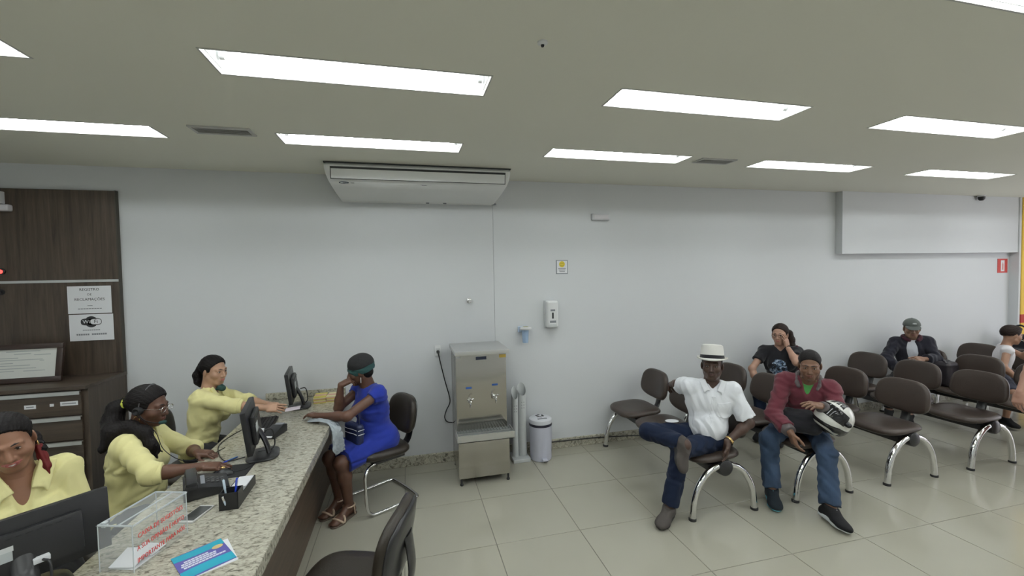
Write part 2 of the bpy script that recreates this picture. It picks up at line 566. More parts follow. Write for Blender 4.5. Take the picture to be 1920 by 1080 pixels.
vent(8.60, 3.30, 'grey slatted vent in the ceiling at the right picture edge')
# ------------------------------------------------------------------ air conditioner
def aircon():
    X0, X1 = -0.655, 0.985
    cx = (X0 + X1) / 2
    t = empty('air_conditioner', (cx, YW, HC), 'wide white ceiling mounted air conditioner against the back wall', 'air conditioner')
    hw = (X1 - X0) / 2
    # side profile (depth towards the room = -y, z down)
    P = [(-0.500, -0.010), (-0.520, -0.030), (-0.523, -0.060), (-0.512, -0.115), (-0.470, -0.160), (-0.360, -0.200), (-0.230, -0.236), (-0.13, -0.262), (-0.045, -0.272), (-0.020, -0.262), (-0.012, -0.24), (-0.012, -0.010)]
    bm = bmesh.new()
    def inset(y, z):      # ends curve inwards towards the bottom
        q = max(0.0, (-z - 0.03) / 0.25)
        return 0.085 * q ** 1.7
    xs = [-1, -0.995, -0.97, 0.97, 0.995, 1]
    rings = []
    for s in xs:
        R = []
        for y, z in P:
            sh = {1: 0.90, 0.995: 0.97, 0.97: 1.0}[abs(s)]
            yy = -0.012 + (y + 0.012) * sh
            zz = -0.005 + (z + 0.005) * (0.5 + sh / 2)
            R.append(bm.verts.new((math.copysign(hw * abs(s) - inset(y, z), s), yy, zz)))
        rings.append(R)
    n = len(P)
    for A, B in zip(rings, rings[1:]):
        for k in range(n): bm.faces.new((A[k], A[(k + 1) % n], B[(k + 1) % n], B[k]))
    bm.faces.new(rings[0][::-1]); bm.faces.new(rings[-1])
    fin('body', bm, ACW, t, smooth=True, angle=0.5)
    # outlet slot and flap, lying on the front slope
    a, b = Vector((0, -0.5205, -0.048)), Vector((0, -0.5075, -0.140))
    d = (b - a).normalized()
    nrm = Vector((0, d.z, -d.y))
    if nrm.y > 0: nrm = -nrm
    mt = frame((0, -0.524, -0.045), (1, 0, 0), d, nrm)
    boxo('outlet_slot', -hw + 0.055, hw - 0.055, 0.0, 0.105, -0.004, 0.0015, M('slot_dark', (0.03, 0.032, 0.033), rough=0.8), t, mtx=mt)
    boxo('flap', -hw + 0.062, hw - 0.062, 0.018, 0.100, 0.0, 0.006, ACW, t, bevel=0.002, mtx=mt)
    boxo('top_gasket', -hw + 0.0, hw - 0.0, -0.515, -0.05, -0.0105, -0.002, M('gasket_dark', (0.05, 0.052, 0.05), rough=0.8), t)
    # oval badge, model mark, display, drain
    c, e = Vector((0, -0.470, -0.160)), Vector((0, -0.360, -0.200))
    d2 = (e - c).normalized()
    n2 = Vector((0, d2.z, -d2.y))
    if n2.y > 0: n2 = -n2
    mt2 = frame((-hw + 0.155, -0.452, -0.1665), (1, 0, 0), -d2, n2)
    bm = bmesh.new()
    lathe(bm, [(0, 0), (1, 0), (0.93, 0.0025), (0, 0.003)], 28)
    for v in bm.verts: v.co = mt2 @ Vector((v.co.x * 0.042, v.co.y * 0.017, v.co.z))
    bd = fin('badge', bm, M('badge_blue', (0.03, 0.045, 0.07), rough=0.25), t, smooth=True)
    bm = bmesh.new()
    for x in (-0.024, -0.012, 0.0, 0.012, 0.024): box(bm, x - 0.004, x + 0.004, -0.0035, 0.0035, 0.003, 0.0038, mt2)
    fin('badge_lettering', bm, PAPER, bd)
    bm = bmesh.new()
    for x in (0.060, 0.070, 0.080): box(bm, x - 0.004, x + 0.004, -0.005, 0.003, 0.0, 0.0012, mt2)
    fin('model_mark', bm, INKG, t)
    mt3 = frame((0.02, -0.452, -0.1665), (1, 0, 0), -d2, n2)
    boxo('display', -0.034, 0.034, -0.012, 0.012, -0.001, 0.002, WHITEP, t, mtx=mt3)
    boxo('display_window', -0.022, 0.022, -0.004, 0.004, 0.001, 0.003, INKG, t, mtx=mt3)
    tubeo('drain_pipe', [(hw - 0.10, -0.06, -0.262), (hw - 0.07, -0.05, -0.262), (hw - 0.05, -0.02, -0.255)], 0.010, INKG, t)
    for x in (0.05, 0.22): boxo('clip', x, x + 0.03, -0.10, -0.09, -0.276, -0.264, INKG, t)
aircon()

# ------------------------------------------------------------------ dark wood panel, drawer cabinet
pn = boxo('wall_panel', -3.59, -2.405, 4.40, YW, 1.152, 2.72, WOOD)
tag(pn, 'tall dark brown wood panel on the wall left of the counter', 'wall panel')
boxo('trim_strip', -3.59, -2.405, 4.393, 4.401, 1.941, 1.962, ALU, pn)
boxo('edge_strip', -2.408, -2.398, 4.397, YW, 1.152, 2.722, M('panel_edge', (0.045, 0.040, 0.030), rough=0.5), pn)
cb = empty('drawer_cabinet', (-2.98, 4.18, 0), 'dark wood drawer cabinet under the certificate', 'cabinet')
def lb(name, x0, x1, y0, y1, z0, z1, mat, par, bevel=0.0): return boxo(name, x0 + 2.98, x1 + 2.98, y0 - 4.18, y1 - 4.18, z0, z1, mat, par, bevel=bevel)
lb('carcass', -3.56, -2.40, 3.96, YW - 0.001, 0.06, 1.125, WOOD, cb)
lb('top', -3.57, -2.395, 3.93, YW - 0.001, 1.125, 1.152, WOODH, cb, 0.002)
lb('plinth', -3.54, -2.42, 3.99, YW - 0.001, 0.0, 0.06, BLACKM, cb)
for k, zt in enumerate((1.118, 0.925, 0.732, 0.539, 0.346)):
    dr = lb('drawer', -3.50, -2.435, 3.942, 3.96, zt - 0.186, zt - 0.001, WOODH, cb, 0.0015)
    bm = bmesh.new()
    box(bm, -3.50 + 2.98, -2.435 + 2.98, 3.924 - 4.18, 3.942 - 4.18, zt - 0.009, zt - 0.003)
    box(bm, -3.50 + 2.98, -2.435 + 2.98, 3.924 - 4.18, 3.928 - 4.18, zt - 0.030, zt - 0.009)
    fin('handle', bm, ALU, dr)
    if k == 0:
        for (xa, xb, za, zb) in ((-2.785, -2.715, 1.000, 1.030), (-2.630, -2.605, 1.008, 1.028), (-2.565, -2.455, 1.006, 1.038)):
            sgn = lb('drawer_label', xa, xb, 3.9395, 3.942, za, zb, PAPER, dr)
            if xb - xa > 0.05:
                lb('label_line', xa + 0.012, xb - 0.012, 3.9390, 3.9395, (za + zb) / 2 - 0.004, (za + zb) / 2 + 0.004, INKG, dr)
# certificate in a frame, leaning on the cabinet top
ct = empty('certificate_frame', (-2.985, 4.20, 1.152), 'certificate in a dark wood frame leaning on the drawer cabinet', 'picture frame')
tilt = Matrix.Rotation(-0.17, 4, 'X') @ Matrix.Rotation(0.0, 4, 'Z')
FR = M('frame_wood', (0.028, 0.016, 0.012), rough=0.35, var=0.2)
W2, Hh = 0.275, 0.305
for nm, a, b, c, d in (('frame_rail', -W2, W2, 0.0, 0.04), ('frame_rail', -W2, W2, Hh - 0.04, Hh), ('frame_stile', -W2, -W2 + 0.042, 0.04, Hh - 0.04), ('frame_stile', W2 - 0.042, W2, 0.04, Hh - 0.04)):
    boxo(nm, a, b, -0.022, 0.0, c, d, FR, ct, bevel=0.004, mtx=tilt)
CERT = M('certificate_paper', (0.63, 0.64, 0.60), rough=0.25, var=0.02)
cp = boxo('certificate', -W2 + 0.04, W2 - 0.04, -0.010, -0.004, 0.038, Hh - 0.038, CERT, ct, mtx=tilt)
bm = bmesh.new()
for z, a, b in ((0.245, -0.10, 0.12), (0.225, -0.05, 0.06), (0.215, 0.08, 0.19), (0.195, -0.19, -0.02), (0.178, -0.14, 0.14), (0.155, -0.13, -0.05), (0.168, 0.12, 0.15), (0.135, -0.18, 0.06), (0.112, -0.17, 0.10), (0.092, -0.14, -0.04), (0.09, 0.02, 0.16)):
    box(bm, a, b, -0.0106, -0.010, z, z + 0.006, tilt)
fin('print_lines', bm, M('print_grey', (0.36, 0.39, 0.38), rough=0.7), cp)
# notices taped to the panel
YP = 4.3925
nb = empty('notice_sheet', (-2.615, YP, 1.79), 'white notice about complaints taped to the wood panel', 'notice')
boxo('sheet', -0.155, 0.155, -0.001, 0.0, -0.115, 0.118, PAPER, nb)
def pm(x, z, dy=-0.0012): return frame((x, dy, z), WALLX, WALLZ, OUT)
text('lettering', 'REGISTRO', 0.031, pm(0.0, 0.088), INK, nb, sx=1.0)
text('lettering', 'DE', 0.024, pm(0.0, 0.045), INK, nb)
text('lettering', 'RECLAMAÇÕES', 0.031, pm(0.0, 0.004), INK, nb, sx=1.0)
bm = bmesh.new()
box(bm, -0.018, 0.018, -0.0016, -0.001, -0.052, -0.046)
for k in range(9): box(bm, -0.085 + k * 0.019, -0.070 + k * 0.019, -0.0016, -0.001, -0.078, -0.072)
fin('small_print', bm, INKG, nb)
nw = empty('wifi_notice', (-2.612, YP, 1.555), 'white sheet with the black wifi emblem taped below the complaints notice', 'notice')
boxo('sheet', -0.155, 0.158, -0.001, 0.0, -0.112, 0.112, PAPER, nw)
bm = bmesh.new()
def disc(bm, cx, cz, rx, rz, y0, y1, n=28, p=2.0):
    poly = []
    for k in range(n):
        a = 2 * PI * k / n
        c, s = math.cos(a), math.sin(a)
        poly.append((cx + rx * math.copysign(abs(c) ** (2 / p), c), cz + rz * math.copysign(abs(s) ** (2 / p), s)))
    extrude(bm, poly, y0 - y1, frame((0, y0, 0), WALLX, WALLZ, OUT))
disc(bm, 0.0, 0.048, 0.046, 0.048, -0.0012, -0.0016)
disc(bm, -0.022, 0.048, 0.052, 0.030, -0.0011, -0.0017, p=3.0)
disc(bm, 0.022, 0.048, 0.052, 0.030, -0.0011, -0.0017, p=3.0)
em = fin('wifi_emblem', bm, INK, nw)
bm = bmesh.new()
disc(bm, 0.032, 0.048, 0.038, 0.023, -0.0017, -0.0022, p=3.2)
fin('emblem_field', bm, PAPER, em)
text('emblem_letters', 'Wi', 0.042, pm(-0.034, 0.048, -0.0024), PAPER, em)
text('emblem_letters', 'Fi', 0.042, pm(0.033, 0.048, -0.0024), INK, em)
bm = bmesh.new()
for k in range(8): box(bm, -0.062 + k * 0.0155, -0.050 + k * 0.0155, -0.0016, -0.001, -0.026, -0.019)
for k in range(14):
    if k != 6: box(bm, -0.108 + k * 0.0155, -0.096 + k * 0.0155, -0.0016, -0.001, -0.066, -0.052)
fin('small_print', bm, INKG, nw)
# boxes at the picture edge, alarm lamp
bxA = boxo('alarm_box', -3.42, -3.155, 4.35, 4.40, 2.59, 2.69, WHITEP, bevel=0.006)
tag(bxA, 'white electronics box high on the wood panel at the left edge', 'box')
bxB = boxo('emergency_lamp', -3.42, -3.105, 4.345, 4.40, 2.53, 2.583, M('lamp_lilac_white', (0.62, 0.60, 0.63), rough=0.3), bevel=0.012, seg=3)
tag(bxB, 'long white emergency lamp under the white electronics box', 'lamp')
rl = empty('indicator_lamp', (-3.203, 4.4, 2.04), 'red glowing indicator on the wood panel at the left picture edge', 'indicator')
latheo('bezel', [(0, 0), (0.026, 0), (0.026, -0.012), (0.018, -0.016), (0, -0.016)], BLACKP, rl, 16, axis='y')
latheo('lens', [(0, -0.015), (0.017, -0.015), (0.012, -0.026), (0, -0.030)], M('red_lens', (0.5, 0.02, 0.02), rough=0.3, emit=(1, 0.06, 0.05), estr=3.0), rl, 16, axis='y')
lk = empty('panel_lock', (-3.215, 4.4, 1.872), 'small round black lock below the red indicator', 'lock')
latheo('lock_plate', [(0, 0), (0.024, 0), (0.024, -0.004), (0, -0.005)], BLACKP, lk, 16, axis='y')
latheo('lock_barrel', [(0, -0.004), (0.012, -0.004), (0.011, -0.014), (0, -0.014)], BLACKM, lk, 12, axis='y')

# ------------------------------------------------------------------ service counter
ZC = 0.80
cn = empty('service_counter', (-0.95, 2.7, 0), 'long granite topped reception counter with dark wood front', 'counter')
OX, OY = 0.95, 2.7
def cx_(name, x0, x1, y0, y1, z0, z1, mat, bevel=0.0, seg=2): return boxo(name, x0 + OX, x1 + OX, y0 - OY, y1 - OY, z0, z1, mat, cn, bevel=bevel, seg=seg)
cx_('worktop', -1.305, -0.60, 0.55, YW - 0.002, ZC - 0.038, ZC, GRANITE, 0.006, 3)
cx_('worktop_apron', -0.640, -0.602, 0.55, YW - 0.002, ZC - 0.072, ZC - 0.038, GRANITE, 0.004)
cx_('front_panel', -0.765, -0.745, 0.60, YW - 0.002, 0.0, ZC - 0.072, CWOOD)
cx_('cable_shelf', -1.05, -0.765, 0.60, YW - 0.002, 0.55, 0.568, CWOOD)
for yy in (0.62, 2.05, 3.30, 4.39): cx_('side_support', -1.20, -0.765, yy - 0.012, yy + 0.012, 0.0, ZC - 0.038, CWOOD)
struct(boxo('trim_2', -1.305, -0.601, YW - 0.022, YW - 0.001, ZC + 0.001, ZC + 0.062, GRANITE, bevel=0.003))
# ------------------------------------------------------------------ waiting benches (three seats on a beam, facing -x)
SEATY = (3.06, 3.605, 4.15)
def make_bench():
    t = empty('waiting_bench', (0, 0, 0), None, 'bench')
    zb = 0.385
    boxo('beam', -0.125, 0.050, 2.86, 4.34, zb - 0.030, zb + 0.024, BLACKS, t, bevel=0.008)
    for y, s in ((2.80, -1), (4.36, 1)):
        latheo('end_cap', [(0, 0), (0.048, 0), (0.062, 0.010), (0.066, 0.03), (0.066, 0.075), (0, 0.075)] if s < 0 else [(0, -0.075), (0.066, -0.075), (0.066, -0.03), (0.062, -0.01), (0.048, 0), (0, 0)], BLACKS, t, 28, (0, y, zb), 'y')
        for e in (-1, 1):
            pts = []
            for k in range(15):
                a = 0.18 + (PI / 2 - 0.10 - 0.18) * k / 14
                pts.append((e * 0.285 * math.sin(a) ** 0.95, y - s * 0.035, 0.018 + (zb + 0.005) * math.cos(a) ** 0.9 * 0.99))
            pts.append((e * 0.288, y - s * 0.035, 0.012))
            lg = tubeo('leg', pts, 0.025, CHROME, t, n=14)
            latheo('foot_pad', [(0, 0), (0.029, 0), (0.029, 0.016), (0.024, 0.022), (0, 0.022)], RUBBER, lg, 16, (e * 0.289, y - s * 0.035, 0))
    for y in SEATY:
        mt = frame((-0.025, y, 0.447), (0, 1, 0), (1, 0, 0), (0, 0, 1))
        mt = mt @ Matrix.Rotation(0.05, 4, 'X')
        st = cushiono('seat', VINYL, t, w=0.485, h=0.46, t=0.055, n=3.4, crown=0.012, bend=0.012, mtx=mt)
        bm = bmesh.new()
        box(bm, -0.14, 0.14, y - 0.11, y + 0.11, 0.412, 0.424)
        box(bm, -0.05, 0.05, y - 0.05, y + 0.05, 0.385, 0.415)
        fin('seat_plate', bm, BLACKS, st)
        mb = frame((0.245, y, 0.705), (0, 1, 0), (0.16, 0, 0.987), (-0.987, 0, 0.16))
        bk = cushiono('backrest', VINYL, t, w=0.465, h=0.31, t=0.055, n=3.1, crown=0.006, bend=0.035, taper=-0.07, mtx=mb)
        # plastic back shell
        mb2 = frame((0.270, y, 0.703), (0, 1, 0), (0.16, 0, 0.987), (-0.987, 0, 0.16))
        cushiono('back_shell', BLACKS, bk, w=0.445, h=0.29, t=0.022, n=2.9, crown=0.0, bend=0.035, taper=-0.05, mtx=mb2)
        bm = bmesh.new()
        path = catmull([(0.10, y, 0.405), (0.215, y, 0.425), (0.262, y, 0.50), (0.278, y, 0.60), (0.290, y, 0.70)], 4)
        tube(bm, path, 0.040, 12, flat=0.34)
        fin('back_bracket', bm, BLACKS, t, smooth=True)
    return t
BX = (2.41, 3.40, 4.41, 5.46, 6.47, 7.47, 8.46)
BL = ('three seat brown vinyl bench nearest the water cooler, where the white hatted man sits',
      'brown vinyl bench where the man in the maroon sweater sits with a helmet',
      'brown vinyl bench right behind the man in the maroon sweater, near seat empty',
      'all empty brown vinyl bench in the fourth row from the water cooler',
      'brown vinyl bench where the man in the cap sits by the wall',
      'brown vinyl bench where the boy in the sleeveless shirt sits',
      'last brown vinyl bench by the yellow pillar, mostly hidden')
proto = make_bench()
for i, x in enumerate(BX):
    o = proto if i == 0 else copy_tree(proto)
    o.location = (x, 0, 0)
    tag(o, BL[i], 'bench', 'rows of waiting benches')

# ------------------------------------------------------------------ visitor chairs with a chrome cantilever frame (facing local +x)
def visitor_chair(loc, rz, label):
    t = empty('visitor_chair', loc, label, 'chair', 'visitor chairs at the counter', rz)
    mt = frame((0.0, 0, 0.452), (0, -1, 0), (1, 0, 0), (0, 0, 1)) @ Matrix.Rotation(0.04, 4, 'X')
    cushiono('seat', DVINYL, t, w=0.47, h=0.47, t=0.07, n=3.4, crown=0.014, bend=0.008, mtx=mt)
    mb = frame((-0.262, 0, 0.705), (0, -1, 0), (-0.17, 0, 0.985), (0.985, 0, 0.17))
    bk = cushiono('backrest', DVINYL, t, w=0.43, h=0.34, t=0.06, n=2.7, crown=0.008, bend=0.03, mtx=mb)
    mb2 = frame((-0.290, 0, 0.703), (0, -1, 0), (-0.17, 0, 0.985), (0.985, 0, 0.17))
    cushiono('back_shell', BLACKS, bk, w=0.41, h=0.32, t=0.028, n=2.7, crown=0, bend=0.03, mtx=mb2)
    bm = bmesh.new()
    tube(bm, catmull([(-0.02, 0, 0.405), (-0.21, 0, 0.408), (-0.285, 0, 0.45), (-0.318, 0, 0.55), (-0.312, 0, 0.66), (-0.303, 0, 0.73)], 5), 0.048, 12, flat=0.25)
    fin('back_support', bm, BLACKS, t, smooth=True)
    a, r = 0.225, 0.06
    pts = [(-0.14, -0.16, 0.405), (0.13, -0.18, 0.405), (0.215, -a, 0.37), (0.225, -a, 0.30), (0.215, -a, 0.10), (0.175, -a, 0.025), (0.09, -a, 0.0135), (-0.12, -a, 0.0135), (-0.215, -a, 0.0135), (-0.255, -a + 0.05, 0.0135)]
    full = pts + [(x, -y, z) for x, y, z in pts[::-1]]
    tubeo('chrome_frame', catmull(full, 5), 0.0125, CHROME, t, n=12)
    bm = bmesh.new()
    box(bm, -0.15, 0.13, -0.19, 0.19, 0.398, 0.418)
    fin('seat_plate', bm, BLACKS, t)
    return t
visitor_chair((-0.272, 3.845, 0), math.atan2(-0.50, -0.87), 'dark brown visitor chair under the woman in the blue dress')
visitor_chair((-0.310, 2.140, 0), math.atan2(0.30, -0.95), 'empty dark brown visitor chair in the foreground, seen from behind')

# swivel chairs behind the counter
def swivel_chair(loc, rz, label):
    t = empty('swivel_chair', loc, label, 'chair', 'staff swivel chairs behind the counter', rz)
    mt = frame((0.0, 0, 0.462), (0, -1, 0), (1, 0, 0), (0, 0, 1))
    cushiono('seat', DVINYL, t, w=0.47, h=0.46, t=0.07, n=3.4, crown=0.012, mtx=mt)
    mb = frame((-0.285, 0, 0.775), (0, -1, 0), (-0.12, 0, 0.993), (0.993, 0, 0.12))
    bk = cushiono('backrest', DVINYL, t, w=0.42, h=0.36, t=0.06, n=2.8, crown=0.006, bend=0.03, mtx=mb)
    mb2 = frame((-0.312, 0, 0.772), (0, -1, 0), (-0.12, 0, 0.993), (0.993, 0, 0.12))
    cushiono('back_shell', BLACKS, bk, w=0.40, h=0.34, t=0.028, n=2.8, crown=0, bend=0.03, mtx=mb2)
    bm = bmesh.new()
    tube(bm, catmull([(-0.02, 0, 0.415), (-0.22, 0, 0.415), (-0.31, 0, 0.46), (-0.335, 0, 0.58), (-0.33, 0, 0.75)], 5), 0.045, 12, flat=0.35)
    fin('back_support', bm, BLACKS, t, smooth=True)
    latheo('gas_column', [(0, 0.07), (0.028, 0.07), (0.028, 0.25), (0.018, 0.25), (0.018, 0.425), (0, 0.425)], BLACKS, t, 16)
    for k in range(5):
        a = 2 * PI * k / 5 + 0.3
        lg = tubeo('star_leg', [(0.0, 0, 0.10), (0.16 * math.cos(a), 0.16 * math.sin(a), 0.095), (0.28 * math.cos(a), 0.28 * math.sin(a), 0.066)], [0.026, 0.022, 0.018], BLACKS, t)
        latheo('castor', [(0, -0.012), (0.022, -0.012), (0.026, 0), (0.022, 0.012), (0, 0.012)], RUBBER, lg, 14, (0.28 * math.cos(a), 0.28 * math.sin(a), 0.027), 'y')
    return t
swivel_chair((-1.68, 2.36, 0), 0.25, 'staff swivel chair hidden behind the smiling attendant in the foreground')
swivel_chair((-1.625, 2.93, 0), 0.45, 'staff swivel chair behind the attendant with the headset on her head')
swivel_chair((-1.63, 3.83, 0), 0.0, 'staff swivel chair behind the attendant farthest from the camera')

# ------------------------------------------------------------------ stainless water cooler
wc = empty('water_cooler', (0.675, 4.08, 0), 'stainless steel water cooler with two taps against the back wall', 'water cooler')
def wb(name, x0, x1, y0, y1, z0, z1, mat, par=None, bevel=0.0): return boxo(name, x0, x1, y0 - 4.08, y1 - 4.08, z0, z1, mat, par or wc, bevel=bevel)
DK = M('steel_shadow_gap', (0.05, 0.05, 0.05), rough=0.6)
wb('lower_body', -0.245, 0.235, 3.865, 4.36, 0.065, 0.47, STEEL, bevel=0.003)
wb('upper_body', -0.245, 0.235, 3.955, 4.36, 0.47, 1.215, STEEL, bevel=0.003)
wb('top_cap', -0.262, 0.250, 3.86, 4.375, 1.205, 1.243, STEELTOP, bevel=0.004)
for x in (-0.235, 0.205):
    for y in (3.88, 4.33): latheo('foot', [(0, 0), (0.014, 0), (0.016, 0.012), (0.010, 0.02), (0.010, 0.068), (0, 0.068)], RUBBER, wc, 14, (x + 0.014, y - 4.08, 0))
tr = bmesh.new()
x0, x1, ya, yb, z0, z1 = -0.262, 0.262, 3.770 - 4.08, 3.957 - 4.08, 0.435, 0.500
box(tr, x0, x1, ya, ya + 0.006, z0, z1); box(tr, x0, x0 + 0.006, ya + 0.006, yb, z0, z1); box(tr, x1 - 0.006, x1, ya + 0.006, yb, z0, z1); box(tr, x0, x1, ya, yb, z0, z0 + 0.006)
tray = fin('drip_tray', tr, STEELTOP, wc)
bm = bmesh.new()
box(bm, x0 + 0.006, x1 - 0.006, ya + 0.006, yb, z1 - 0.022, z1 - 0.020)
fin('tray_floor', bm, M('tray_grey', (0.16, 0.175, 0.17), rough=0.45), tray)
for k in range(18):
    bm = bmesh.new()
    xx = x0 + 0.02 + k * (x1 - x0 - 0.04) / 17
    box(bm, xx - 0.004, xx + 0.004, ya + 0.075, yb, z1 - 0.018, z1 - 0.012)
    fin('grille_bar', bm, M('grille_grey', (0.20, 0.215, 0.21), rough=0.4, metal=0.3), tray)
boxo('tray_rail', x0, x1, ya + 0.070, ya + 0.078, z1 - 0.02, z1 - 0.006, STEELTOP, tray)
def tap(x, z, label):
    tp = latheo('tap', [(0, 0.0), (0.020, 0.0), (0.020, -0.004), (0.010, -0.010), (0.010, -0.045), (0.014, -0.050), (0.014, -0.072), (0.008, -0.078), (0, -0.078)], CHROME, wc, 16, (x, 3.955 - 4.08, z), 'y')
    tubeo('spout', catmull([(x, 3.90 - 4.08, z), (x + 0.002, 3.886 - 4.08, z - 0.012), (x + 0.002, 3.884 - 4.08, z - 0.045)], 4), 0.008, CHROME, tp)
    tubeo('lever', catmull([(x, 3.89 - 4.08, z + 0.012), (x + 0.004, 3.875 - 4.08, z + 0.032), (x + 0.03, 3.862 - 4.08, z + 0.036)], 4), 0.0055, CHROME, tp)
    tag(tp, label)
tap(-0.125, 0.765, 'chrome tap on the left')
tap(0.115, 0.785, 'chrome tap on the right')
BLUEL = M('blue_label', (0.03, 0.09, 0.30), rough=0.4)
for x, z in ((-0.128, 0.882), (0.122, 0.895)): wb('blue_label', x - 0.028, x + 0.028, 3.9535, 3.956, z - 0.009, z + 0.009, BLUEL)
wb('brand_plate', -0.055, 0.045, 3.9535, 3.956, 1.142, 1.172, M('plate_dark_blue', (0.02, 0.03, 0.07), rough=0.3))
wb('yellow_label', 0.170, 0.2345, 3.9535, 3.956, 1.150, 1.180, M('yellow_label', (0.66, 0.47, 0.10), rough=0.5))
wb('white_label', -0.243, -0.205, 3.9535, 3.956, 1.165, 1.186, PAPER)

# ------------------------------------------------------------------ cup tubes beside the cooler
cbp = boxo('cup_dispenser_base', 1.025, 1.208, 4.18, 4.40, 0.0, 0.035, PVC, bevel=0.004)
cbx = empty('cup_stand', (1.14, 4.28, 0), 'two grey plastic cup tubes on a base between cooler and bin', 'cup dispenser')
cbp.name = 'base'
cbp.parent = cbx
cbp.location = (-1.14, -4.28, 0)
for x, y, r, h in ((1.070, 4.28, 0.034, 0.705), (1.152, 4.30, 0.046, 0.735)):
    bm = bmesh.new()
    n = 24
    rings = []
    for z, s in ((0.033, 1), (h - 0.12, 1), (h - 0.0, 1)):
        rings.append([bm.verts.new((x - 1.14 + r * math.cos(2*PI*k/n), y - 4.28 + r * math.sin(2*PI*k/n), z + (0.06 * math.sin(2*PI*k/n) if z > h - 0.01 else 0))) for k in range(n)])
    for A, B in zip(rings, rings[1:]):
        for k in range(n): bm.faces.new((A[k], A[(k+1) % n], B[(k+1) % n], B[k]))
    bm.faces.new(rings[0][::-1])
    inner = [bm.verts.new((v.co.x * 0.93 + (x - 1.14) * 0.07, v.co.y * 0.93 + (y - 4.28) * 0.07, v.co.z)) for v in rings[-1]]
    deep = [bm.verts.new((v.co.x, v.co.y, h - 0.16)) for v in inner]
    for k in range(n):
        bm.faces.new((rings[-1][k], rings[-1][(k+1) % n], inner[(k+1) % n], inner[k]))
        bm.faces.new((inner[k], inner[(k+1) % n], deep[(k+1) % n], deep[k]))
    bm.faces.new(deep)
    tb = fin('cup_tube', bm, PVC, cbx, smooth=True)
    bm = bmesh.new()
    for zz in (h - 0.13, h - 0.16, h - 0.19):
        for xx in (-0.012, 0.010): lathe(bm, [(0, 0), (0.005, 0), (0.005, -0.002), (0, -0.002)], 8, (x - 1.14 + xx, y - 4.28 - r * 0.96, zz), 'y')
    fin('holes', bm, INKG, tb)

# ------------------------------------------------------------------ pedal bin
bn = empty('pedal_bin', (1.335, 4.24, 0), 'lilac white round pedal bin with a recycling mark on its lid', 'bin')
LIL = M('lilac_plastic', (0.56, 0.57, 0.66), rough=0.35, var=0.015)
R = 0.118
latheo('bucket', [(0, 0.004), (R * 0.93, 0.004), (R * 0.95, 0.02), (R, 0.36), (R, 0.385), (0, 0.385)], LIL, bn, 36)
latheo('liner_rim', [(R * 0.98, 0.362), (R * 1.025, 0.360), (R * 1.03, 0.386), (R * 0.98, 0.388)], M('liner_black', (0.02, 0.02, 0.035), rough=0.4), bn, 36)
lid = latheo('lid', [(0, 0.386), (R * 1.02, 0.386), (R * 1.04, 0.40), (R * 1.0, 0.425), (R * 0.85, 0.437), (0, 0.442)], M('lid_white', (0.66, 0.67, 0.71), rough=0.35, var=0.01), bn, 36)
bm = bmesh.new()
for k in range(3):
    a = k * 2 * PI / 3 + 0.5
    m = Matrix.Translation((0.0, 0.022, 0.0425)) @ Matrix.Rotation(a, 4, 'Z') @ Matrix.Translation((0, 0.030, 0.4))
    extrude(bm, [(-0.030, -0.009), (0.008, -0.009), (0.008, -0.017), (0.030, 0.0), (0.008, 0.017), (0.008, 0.009), (-0.030, 0.009)], 0.002, m)
for v in bm.verts: v.co.z = 0.4405 + (v.co.z - 0.4425)
fin('recycling_mark', bm, INK, lid)
boxo('lid_label', -0.050, 0.050, -0.075, -0.052, 0.4375, 0.4415, INKG, lid)
pd = boxo('pedal', -0.022, 0.028, -0.155, -0.100, 0.018, 0.040, LIL, bn, bevel=0.004)
boxo('pedal_gap', -0.020, 0.026, -0.1555, -0.1545, 0.019, 0.027, BLACKP, pd)

# ------------------------------------------------------------------ things on the back wall
sp = empty('soap_dispenser', (1.527, YW, 1.50), 'white wall soap dispenser to the right of the cup holder', 'soap dispenser')
boxo('back_plate', -0.072, 0.072, -0.02, 0, -0.150, 0.150, PVC, sp, bevel=0.012, seg=3)
boxo('cover', -0.066, 0.066, -0.095, -0.015, -0.145, 0.148, WHITEP, sp, bevel=0.028, seg=4)
boxo('level_window', -0.010, 0.010, -0.0965, -0.093, -0.045, 0.020, INK, sp, bevel=0.001)
boxo('maker_plate', -0.026, 0.026, -0.0962, -0.094, 0.035, 0.055, INKG, sp)
boxo('notice_plate', -0.034, 0.034, -0.0962, -0.094, -0.090, -0.066, INKG, sp)
boxo('push_button', -0.040, 0.040, -0.104, -0.090, -0.138, -0.100, PVC, sp, bevel=0.006, seg=3)
ch = empty('cup_holder', (1.21, YW, 1.325), 'small pale blue wall holder with a white ring, above the tubes', 'cup holder')
LB = M('pale_blue_plastic', (0.50, 0.60, 0.74), rough=0.25, var=0.02, alpha=0.92)
boxo('bracket', -0.055, 0.055, -0.025, 0, -0.010, 0.055, LB, ch, bevel=0.010, seg=3)
latheo('ring', [(0.030, -0.008), (0.060, -0.004), (0.064, 0.010), (0.056, 0.022), (0.030, 0.024)], WHITEP, ch, 28, (0.015, -0.075, 0.03))
latheo('ring_label', [(0.0, 0.022), (0.031, 0.024), (0.031, 0.0255), (0, 0.0255)], M('olive_label', (0.40, 0.36, 0.12), rough=0.5), ch, 24, (0.015, -0.075, 0.03))
latheo('cup', [(0.0, -0.135), (0.030, -0.135), (0.038, 0.01), (0.0, 0.01)], M('blue_cup', (0.35, 0.47, 0.64), rough=0.2, var=0.02), ch, 24, (0.012, -0.072, 0.02))
tp = empty('wall_tap', (0.64, YW, 1.671), 'little chrome valve on the wall above the water cooler', 'tap')
latheo('rosette', [(0, 0), (0.026, 0), (0.026, -0.006), (0.012, -0.012), (0, -0.012)], CHROME, tp, 20, axis='y')
